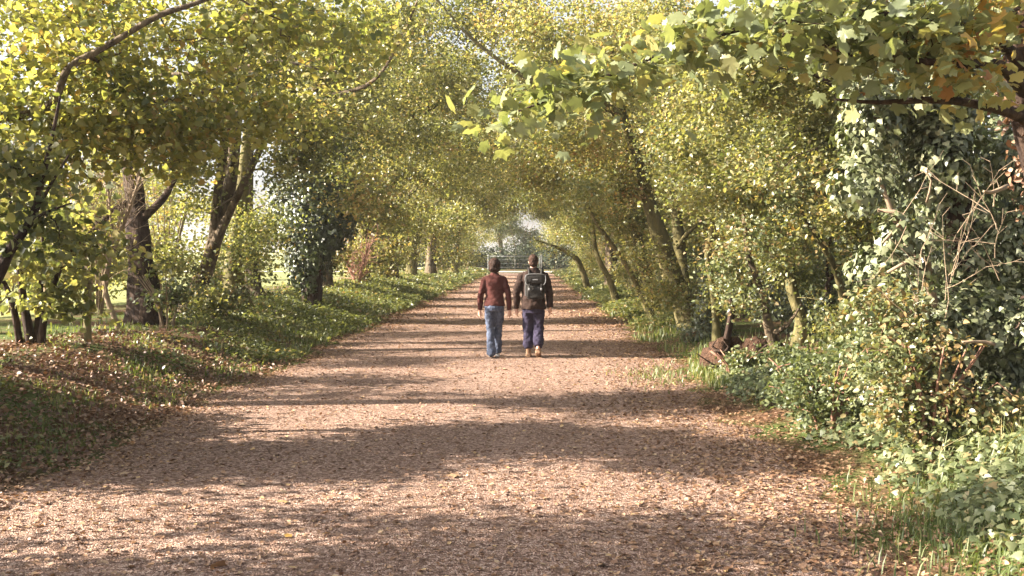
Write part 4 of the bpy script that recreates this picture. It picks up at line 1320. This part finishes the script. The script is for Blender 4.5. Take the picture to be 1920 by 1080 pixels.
ball(m_, (.06, -.01, hz - .05), (.035, .05, .065), 12)
fused(m_, 'hair', HAIRD, root, .009, 3, .03, .04)


def foot(root, name, ank, pitch, mat, ln=.26, wdt=.047, hgt=.1):
    """Shoe from heel to toe; pitch lifts the heel."""
    m = MB()
    secs = [(-.07, .03, .7), (-.06, .045, .95), (-.02, .05, 1.), (.04, .042, .95), (.1, .034, 1.), (.15, .03, .98), (.185, .022, .6)]
    pts = []
    for yy, hh, wf in secs:
        c, s_ = math.cos(pitch), math.sin(pitch)
        y_, z_ = yy - .13, hh
        pts.append((yy, hh, wf))
    sides = 14
    a = np.arange(sides) / sides * 2 * PI
    V = []
    for yy, hh, wf in pts:
        x = wdt * wf * np.cos(a)
        z = np.maximum(np.sin(a), -.75) * hh + .75 * hh
        V.append(np.stack([x, np.full(sides, yy), z], 1))
    V = np.concatenate(V)
    n = len(pts)
    i = np.arange(n - 1)[:, None] * sides
    j = np.arange(sides)[None]
    k = (j + 1) % sides
    m.add(V, [np.stack([i + j, i + sides + j, i + sides + k, i + k], -1).reshape(-1, 4), np.array([np.arange(sides)]), np.array([np.arange(sides)[::-1] + (n - 1) * sides])])
    tube(m, [[0, -.02, .03, .045], [0, -.025, hgt, .044], [0, -.025, hgt + .03, .046]], 12)
    V = np.concatenate(m.V)
    piv = np.array([0, .12, 0])
    V = V - piv
    c, s_ = math.cos(-pitch), math.sin(-pitch)
    V = np.stack([V[:, 0], c * V[:, 1] - s_ * V[:, 2], s_ * V[:, 1] + c * V[:, 2]], 1) + piv
    V[:, 2] -= V[:, 2].min()
    V += np.array([ank[0], ank[1] + .025, 0])
    m.V = [V]
    return fused(m, name, mat, root, .009, 2)


foot(root, 'shoe', (-.055, -.08), .1, SHOE)
foot(root, 'shoe', (.05, .15), 0., SHOE)

# --- man
ml = gp((1000 - 1000) / F * 18.1, 18.1)
ml[2] += .012
arms = [((-.195, 0, 1.395), (-.28, -.03, 1.12), (-.285, .06, .84)), ((.195, 0, 1.395), (.27, -.03, 1.12), (.285, -.03, .86))]
legs = [((-.095, 0, .9), (-.09, .1, .5), (-.085, .09, .1)), ((.095, 0, .9), (.09, .06, .5), (.085, -.13, .15))]
torso = [(0, 0, .86, .17, .13), (0, 0, .98, .17, .12), (0, 0, 1.1, .165, .115), (0, .01, 1.25, .18, .12), (0, 0, 1.38, .19, .1), (0, -.005, 1.47, .13, .075), (0, -.005, 1.52, .065, .06)]
root, hz = person(ml, 'man walking away in a dark brown jacket, purple trousers and tan boots', 1.755, 0, arms, legs, torso, -.04)
m_ = MB()
rings(m_, [(0, 0, .83, .212, .165), (0, 0, .9, .208, .16), (0, 0, 1.05, .192, .14), (0, .01, 1.22, .2, .14), (0, 0, 1.36, .208, .125), (0, -.005, 1.43, .19, .105), (0, -.005, 1.465, .145, .09), (0, -.005, 1.49, .105, .08), (0, -.003, 1.53, .078, .072)], 28)
for s in arms:
    a, e, w_ = map(np.array, s)
    tube(m_, smooth_line([[*(a + [-.07 * np.sign(a[0]), 0, .01]), .05], [*a, .068], [*((a + e) / 2), .074], [*e, .068], [*((e + w_) / 2), .06], [*(w_ + [0, 0, .0]), .05]], .04), 14)
fused(m_, 'jacket', JACKET, root, .0095, 4, .045, .12)
m_ = MB()
rings(m_, [(0, -.01, .76, .16, .125), (0, -.01, .82, .165, .125), (0, -.01, .9, .14, .1)], 24)
for l in legs:
    a, k_, f_ = map(np.array, l)
    tube(m_, smooth_line([[*(a + [0, -.0, -.03]), .088], [*(a * .6 + k_ * .4), .1], [*k_, .09], [*(k_ * .55 + f_ * .45), .092], [*(k_ * .2 + f_ * .8 + [0, 0, .02]), .086], [*(f_ + [0, 0, .05]), .06]], .04), 16)
fused(m_, 'trousers', PURPLE, root, .0095, 3, .045, .09)
m_ = MB()
ball(m_, (0, -.004, hz + .025), (.083, .1, .1), 20)
ball(m_, (0, -.035, hz - .03), (.072, .065, .065), 16)
fused(m_, 'hair', HAIRB, root, .009, 3, .02, .03)
foot(root, 'boot', (-.085, .09), 0., BOOT, wdt=.052, hgt=.14)
foot(root, 'boot', (.085, -.13), .35, BOOT, wdt=.052, hgt=.14)

# --- backpack (worn on the man's back)
bp = np.array([ml[0] + .035, ml[1] - .125, ml[2] + 1.0])
root = empty('backpack', bp)
tag(root, 'black canvas backpack with grey piping on the back of the man', 'backpack')


def rbox(mb, c, s, r=.25, nz=9):
    """A soft upright bag shape."""
    a = np.linspace(0, 2 * PI, 32, endpoint=False)
    V = []
    for t in np.linspace(-1, 1, nz):
        f = (1 - abs(t) ** 5 * .28)
        ca, sa = np.cos(a), np.sin(a)
        V.append(np.stack([c[0] + s[0] * f * np.sign(ca) * np.abs(ca) ** .45, c[1] + s[1] * f * np.sign(sa) * np.abs(sa) ** .45, np.full(32, c[2] + s[2] * t)], 1))
    i = np.arange(nz - 1)[:, None] * 32
    j = np.arange(32)[None]
    k = (j + 1) % 32
    mb.add(np.concatenate(V), [np.stack([i + j, i + k, i + 32 + k, i + 32 + j], -1).reshape(-1, 4), np.array([np.arange(32)[::-1]]), np.array([np.arange(32) + (nz - 1) * 32])])


m_ = MB()
rbox(m_, (0, -.08, .21), (.165, .085, .2))
rbox(m_, (0, -.16, .12), (.14, .035, .1))
fused(m_, 'bag', PACK, root, .009, 4, .02, .08)
m_ = MB()
rbox(m_, (0, -.1, .345), (.172, .105, .085))
fused(m_, 'flap', PACK, root, .008, 3, .012, .06)
m_ = MB()
tube(m_, smooth_line([[-.165, -.19, .41, .007], [-.172, -.2, .33, .007], [-.155, -.205, .27, .007], [-.12, -.21, .245, .007]], .02), 6)
tube(m_, smooth_line([[.165, -.19, .41, .007], [.172, -.2, .33, .007], [.155, -.205, .27, .007], [.12, -.21, .245, .007]], .02), 6)
tube(m_, smooth_line([[-.165, -.19, .41, .006], [-.08, -.2, .435, .006], [.08, -.2, .435, .006], [.165, -.19, .41, .006]], .02), 6)
tube(m_, smooth_line([[-.168, -.14, .3, .006], [-.17, -.15, .2, .006], [-.168, -.14, .06, .006]], .02), 6)
m_.obj('piping', PACKG, root, smooth=True)
for s in (-1, 1):
    m_ = MB()
    tube(m_, smooth_line([[s * .1, -.212, .27, .011], [s * .1, -.214, .22, .011], [s * .1, -.205, .15, .011]], .02), 6)
    st = m_.obj('strap', PACK, root, smooth=True)
    m_ = MB()
    tube(m_, [[s * .1, -.222, .2, .016], [s * .1, -.222, .17, .018], [s * .1, -.22, .155, .008]], 6)
    m_.obj('buckle', PACKG, st)
    m_ = MB()
    tube(m_, smooth_line([[s * .1, -.03, .4, .022], [s * .11, .06, .5, .02], [s * .12, .16, .51, .02], [s * .13, .25, .42, .02], [s * .15, .27, .25, .018]], .04), 8)
    m_.obj('shoulder_strap', PACK, root, smooth=True)
m_ = MB()
rbox(m_, (0, -.204, .335), (.05, .005, .012), nz=3)
m_.obj('badge', PACKG, root)

# ---------------------------------------------------------------- air
hz_m, nt, out = new_mat('thin haze')
pv = nt.nodes.new('ShaderNodeVolumePrincipled')
pv.inputs['Color'].default_value = (.95, .93, .9, 1)
pv.inputs['Density'].default_value = .0005
pv.inputs['Anisotropy'].default_value = .3
nt.links.new(pv.outputs[0], out.inputs['Volume'])
hx, hy, hz0, hz1 = 700., (-120., 1400.), -4., 22.
Vh = np.array([[x, y, z] for z in (hz0, hz1) for y in hy for x in (-hx, hx)])
tag(mesh_obj('haze', Vh, [np.array([[0, 2, 3, 1], [4, 5, 7, 6], [0, 1, 5, 4], [2, 6, 7, 3], [0, 4, 6, 2], [1, 3, 7, 5]])], hz_m), 'thin pale haze filling the air of the lane', 'haze', kind='stuff')

# ---------------------------------------------------------------- camera, light, render
cam = bpy.data.cameras.new('camera')
cam.sensor_width = 36
cam.lens = F / 1920 * 36
cam.clip_end = 3000
cam.clip_start = .05
co = bpy.data.objects.new('camera', cam)
COL.objects.link(co)
co.location = (0, 0, CAM_H)
co.rotation_euler = (PI / 2 - math.atan(72 / F), 0, math.atan(40 / F))
scene.camera = co

EL, AZ = math.radians(27), math.radians(-96)     # azimuth from +Y, clockwise; -90 = from the left
sd = np.array([math.sin(AZ) * math.cos(EL), math.cos(AZ) * math.cos(EL), math.sin(EL)])
sun = bpy.data.lights.new('sun', 'SUN')
sun.energy = 5.0
sun.angle = math.radians(.53)
sun.color = (1, .9, .76)
so = bpy.data.objects.new('sun', sun)
COL.objects.link(so)
from mathutils import Vector
so.rotation_euler = Vector(-sd).to_track_quat('-Z', 'Y').to_euler()
w = bpy.data.worlds.new('World')
scene.world = w
w.use_nodes = True
nt = w.node_tree
nt.nodes.clear()
sky = nt.nodes.new('ShaderNodeTexSky')
sky.sky_type = 'NISHITA'
sky.sun_disc = False
sky.sun_elevation = EL
sky.sun_rotation = AZ
sky.air_density = .7
sky.dust_density = 4.
bg = nt.nodes.new('ShaderNodeBackground')
bg.inputs['Strength'].default_value = .056
ow = nt.nodes.new('ShaderNodeOutputWorld')
hs = nt.nodes.new('ShaderNodeHueSaturation')
hs.inputs['Saturation'].default_value = .35
hs.inputs['Value'].default_value = 1.3
nt.links.new(sky.outputs[0], hs.inputs['Color'])
nt.links.new(hs.outputs[0], bg.inputs[0])
nt.links.new(bg.outputs[0], ow.inputs[0])

scene.view_settings.view_transform = 'Standard'
scene.view_settings.look = 'None'
scene.view_settings.exposure = 2.4
scene.view_settings.gamma = 1
scene.render.engine = 'CYCLES'
scene.cycles.max_bounces = 7
scene.cycles.diffuse_bounces = 4
scene.cycles.transmission_bounces = 5
scene.cycles.glossy_bounces = 2
scene.cycles.use_denoising = True
scene.cycles.sample_clamp_indirect = 6
scene.cycles.volume_bounces = 0
